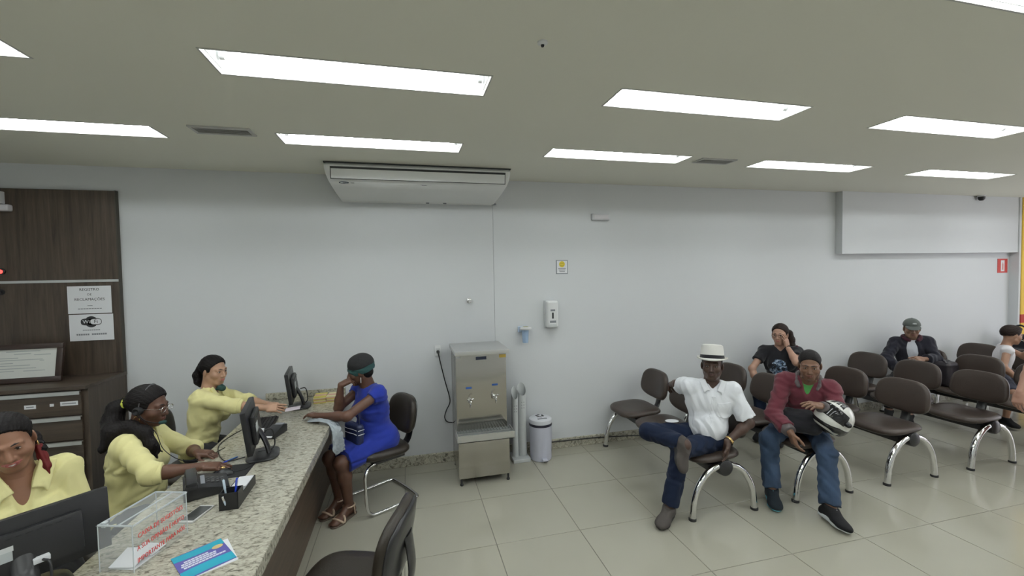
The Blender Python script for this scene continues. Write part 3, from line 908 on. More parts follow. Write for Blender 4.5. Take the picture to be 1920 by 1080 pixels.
latheo('valve_body', [(0, -0.010), (0.013, -0.010), (0.013, -0.045), (0.018, -0.048), (0.018, -0.066), (0, -0.068)], CHROME, tp, 16, axis='y')
ol = empty('power_outlet', (0.302, YW, 1.165), 'white power outlet with the cooler plug in it', 'outlet')
boxo('plate', -0.030, 0.030, -0.008, 0, -0.055, 0.055, WHITEP, ol, bevel=0.003)
boxo('outlet_face', -0.020, 0.020, -0.0095, -0.006, -0.028, 0.028, PVC, ol, bevel=0.002)
cordz = 4.435
cd_ = empty('power_lead', (0.302, YW, 1.15), 'black power cord hanging from the outlet to the cooler', 'cord')
latheo('plug', [(0, 0), (0.016, 0), (0.016, -0.02), (0.010, -0.032), (0, -0.034)], BLACKP, cd_, 14, (0, -0.0085, 0.008), 'y')
cp_ = [(0, -0.036, 0.008), (0.004, -0.046, -0.015), (0.025, -0.030, -0.12), (0.065, -0.025, -0.30), (0.105, -0.025, -0.46), (0.108, -0.025, -0.53), (0.072, -0.028, -0.60), (0.052, -0.03, -0.67), (0.075, -0.03, -0.72), (0.13, -0.03, -0.735)]
tubeo('cable', catmull(cp_, 6), 0.0055, BLACKP, cd_)
el = empty('emergency_light', (2.13, YW, 2.56), 'small white emergency light high on the back wall under the tube lights', 'lamp')
boxo('lamp_body', -0.105, 0.105, -0.045, 0, -0.036, 0.036, M('lamp_white', (0.58, 0.58, 0.60), rough=0.35), el, bevel=0.010, seg=3)
boxo('lamp_lens', -0.085, 0.085, -0.050, -0.040, -0.022, 0.022, M('lamp_lens', (0.66, 0.64, 0.66), rough=0.12, var=0.05, scale=60), el, bevel=0.004)
sg = empty('wall_sign', (1.672, YW, 2.010), 'small square sign with a yellow round face on the back wall', 'sign')
boxo('sign_plate', -0.068, 0.068, -0.006, 0, -0.076, 0.076, M('sign_frame_grey', (0.20, 0.23, 0.25), rough=0.5), sg, bevel=0.001)
boxo('sign_face', -0.060, 0.060, -0.0068, -0.005, -0.068, 0.068, PAPER, sg)
bm = bmesh.new()
def disc2(bm, cx, cz, r, y0, y1, n=26):
    extrude(bm, [(cx + r * math.cos(2*PI*k/n), cz + r * math.sin(2*PI*k/n)) for k in range(n)], y0 - y1, frame((0, y0, 0), WALLX, WALLZ, OUT))
disc2(bm, 0.0, 0.030, 0.034, -0.0068, -0.0075)
yf = fin('yellow_face', bm, M('sign_yellow', (0.66, 0.52, 0.04), rough=0.5), sg)
bm = bmesh.new()
disc2(bm, -0.011, 0.040, 0.0045, -0.0075, -0.008, 10)
disc2(bm, 0.011, 0.040, 0.0045, -0.0075, -0.008, 10)
tube(bm, [(0.020 * math.sin(a), -0.0076, 0.032 - 0.020 * math.cos(a)) for a in [-1.1 + 0.22 * k for k in range(11)]], 0.002, 6)
fin('smile', bm, M('sign_brown', (0.16, 0.11, 0.02), rough=0.5), yf)
bm = bmesh.new()
for k, wd in enumerate((0.044, 0.038, 0.032)): box(bm, -wd, wd, -0.0074, -0.0068, -0.022 - k * 0.016, -0.014 - k * 0.016)
fin('print_lines', bm, INKG, sg)
ex = empty('fire_sign', (8.675, YW, 1.93), 'red and white fire equipment sign near the yellow pillar', 'sign')
boxo('plate', -0.105, 0.105, -0.005, 0, -0.105, 0.105, M('sign_red', (0.55, 0.06, 0.05), rough=0.4), ex)
boxo('white_panel', -0.038, 0.038, -0.006, -0.004, -0.082, 0.082, PAPER, ex)
bm = bmesh.new()
box(bm, -0.016, 0.016, -0.0066, -0.006, -0.060, 0.030)
box(bm, -0.008, 0.008, -0.0066, -0.006, 0.030, 0.050)
fin('extinguisher_mark', bm, M('sign_red_pale', (0.62, 0.30, 0.27), rough=0.5), ex)
cm = empty('security_camera', (7.95, 4.345, HC), 'tiny black dome camera under the ceiling at the dropped box', 'camera')
latheo('mount', [(0, 0), (0.045, 0), (0.045, -0.02), (0, -0.02)], WHITEP, cm, 20, (0, -0.05, 0))
latheo('dome', [(0.0, -0.075), (0.02, -0.072), (0.035, -0.055), (0.040, -0.02), (0, -0.02)], BLACKP, cm, 20, (0, -0.05, 0))
fc = empty('floor_cable', (2.1, 4.405, 0), 'black cable lying along the foot of the back wall', 'cable')
tubeo('cable_run', catmull([(-0.62, 0.0, 0.085), (-0.3, -0.004, 0.082), (0.0, -0.006, 0.075), (0.35, -0.012, 0.055), (0.7, -0.02, 0.03), (1.2, -0.03, 0.008), (2.0, -0.03, 0.007)], 6), 0.006, BLACKP, fc)
# ------------------------------------------------------------------ things on the counter
def monitor(loc, rz, label, w=0.44, h=0.275, tilt=0.10, hz=0.10):
    """screen faces local -x; back faces local +x; width along y"""
    t = empty('monitor', loc, label, 'monitor', 'flat monitors on the counter', rz)
    mt = Matrix.Translation((0, 0, hz + h / 2)) @ Matrix.Rotation(-tilt, 4, 'Y')
    sc = boxo('screen_housing', -0.018, 0.012, -w/2, w/2, -h/2, h/2, BLACKP, t, bevel=0.005, mtx=mt)
    boxo('display', -0.0195, -0.017, -w/2 + 0.018, w/2 - 0.018, -h/2 + 0.022, h/2 - 0.018, M('screen_glow', (0.02, 0.025, 0.03), rough=0.1, emit=(0.55, 0.7, 0.9), estr=0.35), sc, mtx=mt)
    bm = bmesh.new()
    vs = box(bm, 0.012, 0.040, -w*0.33, w*0.33, -h*0.36, h*0.30, mt)
    fin('back_bulge', bm, BLACKP, sc, bevel=0.012, seg=2, smooth=True)
    boxo('rating_label', 0.0395, 0.0412, -0.115, -0.025, -0.022, 0.020, M('label_grey', (0.42, 0.45, 0.45), rough=0.5), sc, mtx=mt)
    boxo('serial_label', 0.0405, 0.0418, -0.098, -0.022, 0.012, 0.030, M('label_grey2', (0.55, 0.57, 0.56), rough=0.5), sc, mtx=mt)
    bm = bmesh.new()
    for k in range(10): box(bm, 0.0395, 0.0425, -0.12 + k * 0.026, -0.104 + k * 0.026, 0.055, 0.058, mt)
    fin('vent_slots', bm, BLACKM, sc)
    bm = bmesh.new()
    tube(bm, catmull([(0.03, 0, hz + h * 0.42), (0.06, 0, hz + h * 0.22), (0.085, 0, 0.06), (0.095, 0, 0.012)], 5), 0.034, 12, flat=0.42)
    fin('stand', bm, BLACKS, t, smooth=True)
    bm = bmesh.new()
    cushion(bm, w=0.24, h=0.19, t=0.016, n=3.2, crown=0.004, mtx=frame((0.06, 0, 0.008), (0, 1, 0), (-1, 0, 0), (0, 0, 1)))
    fin('foot_plate', bm, BLACKS, t, smooth=True)
    boxo('cable_plug', 0.042, 0.066, 0.02, 0.065, hz + 0.065, hz + 0.085, PAPER, t, bevel=0.003)
    tubeo('signal_cable', catmull([(0.066, 0.045, hz + 0.075), (0.11, 0.055, hz + 0.07), (0.125, 0.05, hz - 0.02), (0.10, 0.035, 0.02), (0.03, 0.03, 0.017)], 5), 0.0045, BLACKP, t)
    return t
m1 = monitor((-1.425, 1.965, ZC), -0.80, 'monitor in the foreground seen from behind, in front of the smiling attendant', w=0.50, h=0.245, tilt=0.10, hz=0.035)
m2 = monitor((-0.985, 3.03, ZC), 0.19, 'monitor in the middle of the counter, turned almost edge on', w=0.40, h=0.27, tilt=0.12, hz=0.075)
m3 = monitor((-1.005, 4.10, ZC), 0.145, 'monitor at the far end of the counter by the wall', w=0.40, h=0.26, tilt=0.12, hz=0.075)

# telephone
ph = empty('telephone', (-1.085, 2.63, ZC), 'black desk telephone beside the attendant with the headset on', 'telephone', rz=0.42)
bm = bmesh.new()
extrude(bm, [(-0.10, 0.0), (0.10, 0.0), (0.10, 0.030), (-0.02, 0.062), (-0.10, 0.070)], 0.20, frame((0, 0.10, 0), (1, 0, 0), (0, 0, 1), (0, -1, 0)))
fin('phone_base', bm, BLACKP, ph, bevel=0.006, smooth=True)
bm = bmesh.new()
box(bm, -0.088, -0.040, -0.115, 0.115, 0.078, 0.098)
box(bm, -0.092, -0.036, -0.115, -0.070, 0.062, 0.085)
box(bm, -0.092, -0.036, 0.070, 0.115, 0.062, 0.085)
fin('handset', bm, BLACKS, ph, bevel=0.006, smooth=True)
bm = bmesh.new()
for i in range(4):
    for j in range(3): box(bm, 0.0 + i * 0.022, 0.014 + i * 0.022, -0.04 + j * 0.026, -0.022 + j * 0.026, 0.050 - i * 0.006, 0.060 - i * 0.006)
fin('keypad', bm, M('keypad_grey', (0.06, 0.06, 0.062), rough=0.5), ph)
boxo('phone_display', -0.025, -0.005, -0.06, 0.06, 0.058, 0.064, INKG, ph)
# mouse on a black mouse pad
pad = boxo('mouse_pad', -0.10, 0.10, -0.09, 0.09, 0.0, 0.004, BLACKM, bevel=0.001, loc=(-1.035, 2.84, ZC))
tag(pad, 'black mouse pad under the hand of the attendant with the headset on', 'mouse pad')
ms = empty('computer_mouse', (-1.06, 2.80, ZC + 0.004), 'black mouse under the hand of the attendant with the headset on', 'mouse')
bm = bmesh.new()
bmesh.ops.create_uvsphere(bm, u_segments=20, v_segments=12, radius=1)
for v in bm.verts: v.co = Vector((v.co.x * 0.052, v.co.y * 0.030, max(0, v.co.z) * 0.034))
fin('mouse_shell', bm, BLACKS, ms, smooth=True)
boxo('wheel', 0.020, 0.034, -0.004, 0.004, 0.024, 0.036, RUBBER, ms)
tubeo('mouse_cord', catmull([(0.05, 0.0, 0.010), (0.09, 0.03, 0.004), (0.12, 0.09, 0.003), (0.13, 0.14, 0.003)], 6), 0.0022, BLACKP, ms)
# pen holder tray with pens, paper block
po = empty('desk_organizer', (-0.885, 2.50, ZC), 'black desk organizer with pens in front of the paper block', 'desk organizer', rz=0.02)
mt = Matrix.Rotation(0.0, 4, 'Z')
bm = bmesh.new()
W, Dp, h0 = 0.085, 0.27, 0.085
box(bm, -W/2, W/2, -Dp/2, -Dp/2 + 0.004, 0, h0); box(bm, -W/2, W/2, -Dp/2 + 0.07, -Dp/2 + 0.074, 0, h0); box(bm, -W/2, -W/2 + 0.004, -Dp/2, -Dp/2 + 0.074, 0, h0); box(bm, W/2 - 0.004, W/2, -Dp/2, -Dp/2 + 0.074, 0, h0); box(bm, -W/2, W/2, -Dp/2, -Dp/2 + 0.07, 0, 0.004)
fin('pen_cup', bm, BLACKP, po)
bm = bmesh.new()
box(bm, -W/2, W/2, -Dp/2 + 0.074, Dp/2, 0, 0.030)
box(bm, -W/2, W/2, Dp/2 - 0.004, Dp/2, 0.03, 0.05); box(bm, -W/2, -W/2 + 0.004, -Dp/2 + 0.074, Dp/2, 0.03, 0.05); box(bm, W/2 - 0.004, W/2, -Dp/2 + 0.074, Dp/2, 0.03, 0.05)
fin('paper_tray', bm, BLACKP, po)
nbk = empty('paper_block', (-0.885, 2.555, ZC + 0.030), 'white block of note paper in the desk organizer', 'note paper')
for k in range(4): boxo('sheet', -0.036, 0.036, -0.055, 0.070, 0.006 * k, 0.006 * k + 0.0055, PAPER, nbk, bevel=0.0005, seg=1)
def pen(p0, p1, barrel, cap, label):
    t = empty('pen', p0, label, 'pen', 'pens on the counter')
    a, b = Vector((0, 0, 0)), Vector(p1) - Vector(p0)
    tubeo('barrel', [a, a + b * 0.62], 0.0046, barrel, t, n=10)
    tubeo('cap', [a + b * 0.62, a + b * 0.97, a + b], [0.0056, 0.0056, 0.0036], cap, t, n=10)
    tubeo('tip', [a - b * 0.05, a], [0.0012, 0.004], CHROME, t, n=8)
    s = b.cross(Vector((0, 0, 1)))
    s = s.normalized() * 0.0068 if s.length > 1e-4 else Vector((0, -0.0068, 0))
    tubeo('clip', [a + b * 0.70 + s, a + b * 0.97 + s], 0.0014, CHROME, t, n=6)
PBLU = M('pen_blue', (0.02, 0.05, 0.45), rough=0.3)
PCLR = M('pen_pale_blue', (0.62, 0.74, 0.85), rough=0.25)
pen((-0.905, 2.412, ZC + 0.010), (-0.915, 2.402, ZC + 0.140), PCLR, PCLR, 'pale blue pen standing in the desk organizer')
pen((-0.875, 2.415, ZC + 0.010), (-0.862, 2.425, ZC + 0.132), PBLU, PBLU, 'dark blue pen standing in the desk organizer')
pen((-0.895, 2.372, ZC + 0.012), (-0.905, 2.358, ZC + 0.075), PCLR, CHROME, 'silver pen hooked on the near side of the desk organizer')
pen((-1.175, 2.92, ZC + 0.006), (-1.075, 3.05, ZC + 0.006), PBLU, M('pen_mid_blue', (0.06, 0.16, 0.42), rough=0.3), 'blue pen lying on the granite past the mouse pad')
# card terminal and keyboard by the far monitor
def pinpad(loc, rz, label):
    t = empty('card_terminal', loc, label, 'card terminal', None, rz)
    bm = bmesh.new()
    extrude(bm, [(-0.085, 0.0), (0.085, 0.0), (0.085, 0.055), (0.03, 0.065), (-0.085, 0.030)], 0.085, frame((0, 0.0425, 0), (1, 0, 0), (0, 0, 1), (0, -1, 0)))
    fin('terminal_body', bm, BLACKP, t, bevel=0.005, smooth=True)
    boxo('receipt_paper', -0.092, -0.030, -0.028, 0.028, 0.040, 0.045, PAPER, t, mtx=Matrix.Rotation(-0.28, 4, 'Y'))
    boxo('terminal_display', 0.035, 0.075, -0.030, 0.030, 0.058, 0.064, INKG, t)
pinpad((-0.955, 3.42, ZC), 1.30, 'black card terminal with a white paper slip between two monitors')
kb = empty('keyboard', (-1.09, 3.62, ZC), 'black keyboard in front of the far attendant', 'keyboard', rz=0.1)
boxo('keyboard_base', -0.07, 0.07, -0.20, 0.20, 0, 0.018, BLACKP, kb, bevel=0.004)
bm = bmesh.new()
for i in range(5):
    for j in range(16): box(bm, -0.058 + i * 0.024, -0.038 + i * 0.024, -0.19 + j * 0.024, -0.170 + j * 0.024, 0.017, 0.025)
kk = fin('keys', bm, BLACKM, kb)
kk['kind'] = 'stuff'
# smartphone
sm = empty('smartphone', (-1.02, 2.36, ZC), 'smartphone lying on the granite behind the acrylic box', 'phone', rz=1.30)
boxo('phone_case', -0.075, 0.075, -0.037, 0.037, 0.0, 0.009, M('phone_silver', (0.60, 0.60, 0.58), rough=0.3), sm, bevel=0.003, seg=2)
boxo('phone_screen', -0.062, 0.062, -0.033, 0.033, 0.0085, 0.0096, M('phone_glass', (0.05, 0.052, 0.05), rough=0.08), sm)
# acrylic suggestion box with red lettering on its front
Zt = 0.185
ab = empty('suggestion_box', (-1.13, 2.16, ZC), 'clear acrylic suggestion box with red lettering', 'box')
rz = math.atan2(0.12, 0.143)
E1 = Vector((math.cos(1.277), math.sin(1.277), 0))
E2 = Vector((-math.sin(1.277), math.cos(1.277), 0))
O = Vector((0.064, -0.205, 0))
Wb, Db, tk = 0.26, 0.142, 0.004
MB = frame(O, E1, E2, (0, 0, 1))
for nm, a in (('front_pane', (0, Wb, 0, tk, 0, Zt)), ('back_pane', (0, Wb, Db - tk, Db, 0, Zt)), ('side_pane', (0, tk, tk, Db - tk, 0, Zt)), ('side_pane', (Wb - tk, Wb, tk, Db - tk, 0, Zt)), ('lid_pane', (-0.004, Wb + 0.004, -0.004, Db * 0.42, Zt, Zt + tk)), ('lid_pane', (-0.004, Wb + 0.004, Db * 0.47, Db + 0.004, Zt, Zt + tk))):
    boxo(nm, *a, ACRYL, ab, mtx=MB)
EDGE = M('acrylic_edge', (0.62, 0.66, 0.68), rough=0.2, var=0.02)
bm = bmesh.new()
e = 0.0013
for (x, y) in ((0, 0), (Wb, 0), (0, Db), (Wb, Db)): box(bm, x - e, x + e, y - e, y + e, 0, Zt, MB)
for z in (Zt, Zt + tk):
    box(bm, 0, Wb, -e - 0.004, e - 0.004, z - e, z + e, MB); box(bm, 0, Wb, Db - e, Db + e, z - e, z + e, MB)
    box(bm, -e, e, 0, Db, z - e, z + e, MB); box(bm, Wb - e, Wb + e, 0, Db, z - e, z + e, MB)
box(bm, 0, Wb, Db * 0.42 - e, Db * 0.42 + e, Zt, Zt + tk + e, MB)
fin('polished_edges', bm, EDGE, ab)
bm = bmesh.new()
box(bm, 0.006, 0.022, Db - 0.022, Db - 0.008, Zt - 0.010, Zt - 0.001, MB)
box(bm, 0.006, 0.022, Db - 0.022, Db - 0.008, Zt + tk, Zt + tk + 0.005, MB)
fin('hinge', bm, EDGE, ab)
REDL = M('red_lettering', (0.62, 0.05, 0.05), rough=0.45)
FT = lambda x, z: frame(O + E1 * x - E2 * 0.0012 + Vector((0, 0, z)), E1, (0, 0, 1), -E2)
text('lettering', 'CAIXA DE SUGESTÕES', 0.027, FT(Wb * 0.5, 0.132), REDL, ab, sx=0.80, depth=0.0006)
text('lettering', 'A SUA OPINIÃO É MUITO', 0.027, FT(Wb * 0.5, 0.084), REDL, ab, sx=0.74, depth=0.0006)
text('lettering', 'IMPORTANTE PARA NÓS', 0.027, FT(Wb * 0.5, 0.036), REDL, ab, sx=0.76, depth=0.0006)
def sheet(name, pts, mat, label, cat, loc, group=None):
    bm = bmesh.new()
    vs = [bm.verts.new(p) for p in pts]
    up = [bm.verts.new((p[0], p[1], p[2] + 0.0008)) for p in pts]
    n = len(pts)
    bm.faces.new(vs[::-1]); bm.faces.new(up)
    for k in range(n): bm.faces.new((vs[k], vs[(k+1) % n], up[(k+1) % n], up[k]))
    return tag(fin(name, bm, mat, None, loc=loc), label, cat, group)
q = lambda x, y, z: tuple(MB @ Vector((x, y, z)))
ps = empty('folded_slip', (-1.13, 2.16, ZC), 'folded white paper slips lying inside the acrylic box', 'paper')
for nm, P in (('slip', [(0.012, 0.010, 0.002), (0.13, 0.010, 0.002), (0.12, 0.115, 0.002), (0.015, 0.12, 0.002)]), ('slip', [(0.02, 0.02, 0.006), (0.11, 0.03, 0.030), (0.10, 0.125, 0.034), (0.012, 0.12, 0.008)]), ('slip', [(0.09, 0.012, 0.007), (0.17, 0.02, 0.006), (0.175, 0.12, 0.010), (0.10, 0.11, 0.012)])):
    bm = bmesh.new()
    vs = [bm.verts.new(q(*p)) for p in P]
    up = [bm.verts.new(Vector(q(*p)) + Vector((0, 0, 0.001))) for p in P]
    bm.faces.new(vs[::-1]); bm.faces.new(up)
    for k in range(4): bm.faces.new((vs[k], vs[(k+1) % 4], up[(k+1) % 4], up[k]))
    fin(nm, bm, PAPER, ps)
# leaflets: turquoise and violet on top of a white one
lf = empty('leaflet', (-0.835, 1.975, ZC), 'turquoise and violet leaflet on the granite beside the acrylic box', 'leaflet', rz=0.08)
TQ = M('turquoise_print', (0.02, 0.34, 0.46), rough=0.35, var=0.08)
VI = M('violet_print', (0.10, 0.09, 0.33), rough=0.35, var=0.05)
lm = Matrix.Rotation(0.55, 4, 'Z')
boxo('back_page', -0.082, 0.100, -0.108, 0.090, 0.0, 0.002, PAPER, lf, mtx=lm @ Matrix.Rotation(-0.10, 4, 'Z'))
cvr = boxo('cover', -0.088, 0.088, -0.100, 0.100, 0.0022, 0.0042, VI, lf, mtx=lm)
bm = bmesh.new()
def band(bm, y0, y1, bow):
    n = 12
    lo, hi = [], []
    for k in range(n + 1):
        x = -0.088 + 0.176 * k / n
        d = bow * math.sin(PI * k / n)
        lo.append((x, y0 + d)); hi.append((x, y1 + d))
    extrude(bm, lo + hi[::-1], 0.0004, lm @ Matrix.Translation((0, 0, 0.0042)))
band(bm, 0.052, 0.0995, -0.006)
band(bm, -0.0985, -0.040, 0.006)
fin('wave_bands', bm, TQ, cvr)
bm = bmesh.new()
extrude(bm, [(0.060 + 0.020 * math.cos(2*PI*k/16), 0.043 + 0.015 * math.sin(2*PI*k/16)) for k in range(16)], 0.0004, lm @ Matrix.Translation((0, 0, 0.0046)))
fin('seal', bm, M('seal_ochre', (0.58, 0.44, 0.20), rough=0.5), cvr)
bm = bmesh.new()
for y, a, b, hh in ((0.028, -0.060, 0.030, 0.010), (0.013, -0.072, 0.050, 0.011), (-0.002, -0.075, 0.045, 0.010), (-0.018, -0.070, 0.074, 0.011)):
    n = int((b - a) / 0.012)
    for k in range(n): box(bm, a + k * 0.012, a + k * 0.012 + 0.0105, y - hh / 2, y + hh / 2, 0.0046, 0.0050, lm)
fin('print_lines', bm, M('print_white', (0.70, 0.71, 0.80), rough=0.5), cvr)
# stacks of yellow leaflets by the wall
for k, (x, y, a, lab) in enumerate(((-0.79, 4.23, 0.05, 'left stack of yellow and pink leaflets at the wall end of the counter'), (-0.675, 4.22, -0.06, 'right stack of yellow and pink leaflets at the wall end of the counter'))):
    t = empty('leaflet_stack', (x, y, ZC), lab, 'leaflets', 'yellow leaflet stacks on the counter', a)
    for j in range(7):
        dx, dy = random.uniform(-.004, .004), random.uniform(-.004, .004)
        boxo('leaflet_sheet', -0.052 + dx, 0.052 + dx, -0.075 + dy, 0.075 + dy, j * 0.0085, j * 0.0085 + 0.0078, [M('leaflet_yellow', (0.60, 0.52, 0.12), rough=0.5), M('leaflet_cream', (0.66, 0.60, 0.36), rough=0.5), M('leaflet_pink', (0.60, 0.36, 0.26), rough=0.5)][(j * 2 + k) % 3], t)
    boxo('top_print', -0.05, 0.05, -0.03, 0.02, 0.0590, 0.0596, M('leaflet_pink', (0.60, 0.36, 0.26)), t)
dc = boxo('identity_card', -0.055, 0.055, -0.036, 0.036, 0, 0.004, M('document_pink', (0.62, 0.55, 0.60), rough=0.4), bevel=0.001, loc=(-0.925, 3.80, ZC + 0.072))
dc.rotation_euler = (0.1, -0.08, 0.1)
tag(dc, 'pale card passed between the far attendant and the woman in blue', 'card')
# keyboard lead and loose cable across the granite
lc = empty('loose_cable', (-1.2, 3.1, ZC), 'thin black cable snaking across the granite near the middle monitor', 'cable')
tubeo('cable_run', catmull([(0.17, -0.06, 0.004), (0.08, -0.10, 0.004), (-0.02, 0.05, 0.004), (-0.08, 0.25, 0.004), (-0.03, 0.5, 0.004), (0.06, 0.55, 0.004)], 6), 0.003, BLACKP, lc)
# ------------------------------------------------------------------ organic shapes: distance fields blended and meshed
class Field:
    def __init__(s, h):
        s.h, s.pr, s.disp, s.post = h, [], None, []
    def cone(s, a, b, ra, rb, k=0.02, cuts=(), flat=None, sub=False):
        s.pr.append(('c', np.array(a, float), np.array(b, float), ra, rb, k, cuts, flat, sub)); return s
    def cut(s, a, b, ra, rb, k=0.006):
        """subtracted after the folds, so the edge stays clean"""
        s.post.append(('c', np.array(a, float), np.array(b, float), ra, rb, k, (), None, True)); return s
    def ball(s, c, r, k=0.02, cuts=(), sub=False):
        return s.cone(c, c, r, r, k, cuts, None, sub)
    def ell(s, c, r, ax=None, k=0.02, cuts=(), sub=False):
        A = np.eye(3) if ax is None else np.array([np.array(v, float) / np.linalg.norm(v) for v in ax])
        s.pr.append(('e', np.array(c, float), np.array(r, float), A, None, k, cuts, None, sub)); return s
    def rbox(s, c, half, ax, rnd, k=0.01, cuts=(), sub=False):
        A = np.array([np.array(v, float) / np.linalg.norm(v) for v in ax])
        s.pr.append(('b', np.array(c, float), np.array(half, float), A, rnd, k, cuts, None, sub)); return s
    def chain(s, pts, rs, k=0.015, cuts=()):
        for i in range(len(pts) - 1): s.cone(pts[i], pts[i + 1], rs[i], rs[i + 1], k, cuts)
        return s
    def bounds(s, p):
        if p[0] == 'c':
            r = max(p[3], p[4])
            return np.minimum(p[1], p[2]) - r, np.maximum(p[1], p[2]) + r
        if p[0] == 'e':
            e = np.sqrt(((p[3] * p[2][:, None]) ** 2).sum(0))
            return p[1] - e, p[1] + e
        e = (np.abs(p[3]) * p[2][:, None]).sum(0)
        return p[1] - e, p[1] + e
    def stamp(s, G, lo, n, prims):
        h = s.h
        for p in prims:
            k = p[5]
            a, b = s.bounds(p)
            pad = k + 3 * h
            i0 = np.maximum(np.floor((a - pad - lo) / h).astype(int), 0)
            i1 = np.minimum(np.ceil((b + pad - lo) / h).astype(int) + 1, n)
            if (i1 <= i0).any(): continue
            X = (lo[0] + h * np.arange(i0[0], i1[0], dtype=np.float32))[:, None, None].astype(np.float32)
            Y = (lo[1] + h * np.arange(i0[1], i1[1], dtype=np.float32))[None, :, None].astype(np.float32)
            Z = (lo[2] + h * np.arange(i0[2], i1[2], dtype=np.float32))[None, None, :].astype(np.float32)
            if p[0] == 'c':
                A, d = p[1], p[2] - p[1]
                L = float((d * d).sum())
                if L > 1e-12:
                    t = np.clip(((X - A[0]) * d[0] + (Y - A[1]) * d[1] + (Z - A[2]) * d[2]) / L, 0, 1)
                    D = np.sqrt((X - A[0] - t * d[0]) ** 2 + (Y - A[1] - t * d[1]) ** 2 + (Z - A[2] - t * d[2]) ** 2) - (p[3] + (p[4] - p[3]) * t)
                else:
                    D = np.sqrt((X - A[0]) ** 2 + (Y - A[1]) ** 2 + (Z - A[2]) ** 2) - p[3]
            else:
                c, r, A = p[1], p[2], p[3]
                q = [(X - c[0]) * A[i][0] + (Y - c[1]) * A[i][1] + (Z - c[2]) * A[i][2] for i in range(3)]
                if p[0] == 'e':
                    k0 = np.sqrt(sum((q[i] / r[i]) ** 2 for i in range(3)))
                    k1 = np.sqrt(sum((q[i] / r[i] ** 2) ** 2 for i in range(3))) + 1e-9
                    D = k0 * (k0 - 1) / k1
                else:
                    rd = p[4]
                    w = [np.abs(q[i]) - (r[i] - rd) for i in range(3)]
                    D = np.sqrt(sum(np.maximum(v, 0) ** 2 for v in w)) + np.minimum(np.maximum(np.maximum(w[0], w[1]), w[2]), 0) - rd
            for pt, nv in p[6]:
                nv = np.array(nv, float) / np.linalg.norm(nv)
                D = np.maximum(D, (X - pt[0]) * nv[0] + (Y - pt[1]) * nv[1] + (Z - pt[2]) * nv[2])
            S = G[i0[0]:i1[0], i0[1]:i1[1], i0[2]:i1[2]]
            if p[8]:
                D = -D
                hh = np.maximum(k - np.abs(S - D), 0) / k if k > 0 else 0
                S[...] = np.maximum(S, D) + hh * hh * k * 0.25
            else:
                hh = np.maximum(k - np.abs(S - D), 0) / k if k > 0 else 0
                S[...] = np.minimum(S, D) - hh * hh * k * 0.25
    def mesh(s):
        h = s.h
        B = [s.bounds(p) for p in s.pr if not p[8]]
        lo = np.min([b[0] for b in B], 0) - 4 * h
        hi = np.max([b[1] for b in B], 0) + 4 * h
        n = np.ceil((hi - lo) / h).astype(int) + 1
        G = np.full(n, 1.0, np.float32)
        s.stamp(G, lo, n, s.pr)
        if s.disp is not None:
            I = np.argwhere(np.abs(G) < 3 * h)
            P = lo + I * h
            G[I[:, 0], I[:, 1], I[:, 2]] += s.disp(P).astype(np.float32)
        s.stamp(G, lo, n, s.post)
        return surface_net(G, lo, h)
def surface_net(G, lo, h):
    S = G < 0
    nx, ny, nz = G.shape
    cs = np.zeros((nx - 1, ny - 1, nz - 1), np.uint8)
    for dx in (0, 1):
        for dy in (0, 1):
            for dz in (0, 1):
                cs += S[dx:nx - 1 + dx, dy:ny - 1 + dy, dz:nz - 1 + dz]
    act = np.argwhere((cs > 0) & (cs < 8))
    idx = np.full(cs.shape, -1, np.int64)
    idx[act[:, 0], act[:, 1], act[:, 2]] = np.arange(len(act))
    acc = np.zeros((len(act), 3)); cnt = np.zeros(len(act))
    co = [(0,0,0),(1,0,0),(0,1,0),(1,1,0),(0,0,1),(1,0,1),(0,1,1),(1,1,1)]
    val = [G[act[:, 0] + c[0], act[:, 1] + c[1], act[:, 2] + c[2]].astype(float) for c in co]
    for i in range(8):
        for j in range(i + 1, 8):
            d = np.array(co[j]) - np.array(co[i])
            if np.abs(d).sum() != 1: continue
            m = (val[i] < 0) != (val[j] < 0)
            t = val[i][m] / (val[i][m] - val[j][m])
            acc[m] += np.array(co[i]) + t[:, None] * d
            cnt[m] += 1
    V = lo + (act + acc / cnt[:, None]) * h
    Q = []
    for ax in range(3):
        a, b = [(1, 2), (2, 0), (0, 1)][ax]
        sl0 = [slice(1, -1)] * 3; sl1 = [slice(1, -1)] * 3
        sl0[ax] = slice(0, -1); sl1[ax] = slice(1, None)
        A, Bq = S[tuple(sl0)], S[tuple(sl1)]
        E = np.argwhere(A != Bq)
        off = np.ones(3, int); off[ax] = 0
        E = E + off
        flip = S[E[:, 0], E[:, 1], E[:, 2]]
        ea = np.zeros(3, int); ea[a] = 1
        eb = np.zeros(3, int); eb[b] = 1
        f = lambda o: idx[o[:, 0], o[:, 1], o[:, 2]]
        q = np.stack([f(E - ea - eb), f(E - eb), f(E), f(E - ea)], 1)
        q[~flip] = q[~flip][:, ::-1]
        Q.append(q)
    Q = np.concatenate(Q)
    Q = Q[(Q >= 0).all(1)]
    return V, Q
def relax(V, Q, it=1, lam=0.5):
    n = len(V)
    for _ in range(it):
        acc = np.zeros_like(V); c = np.zeros(n)
        for i in range(4):
            j = (i + 1) % 4
            for ch in range(3):
                acc[:, ch] += np.bincount(Q[:, i], V[Q[:, j], ch], n) + np.bincount(Q[:, j], V[Q[:, i], ch], n)
            c += np.bincount(Q[:, i], minlength=n) + np.bincount(Q[:, j], minlength=n)
        V = V + lam * (acc / np.maximum(c, 1)[:, None] - V)
    return V
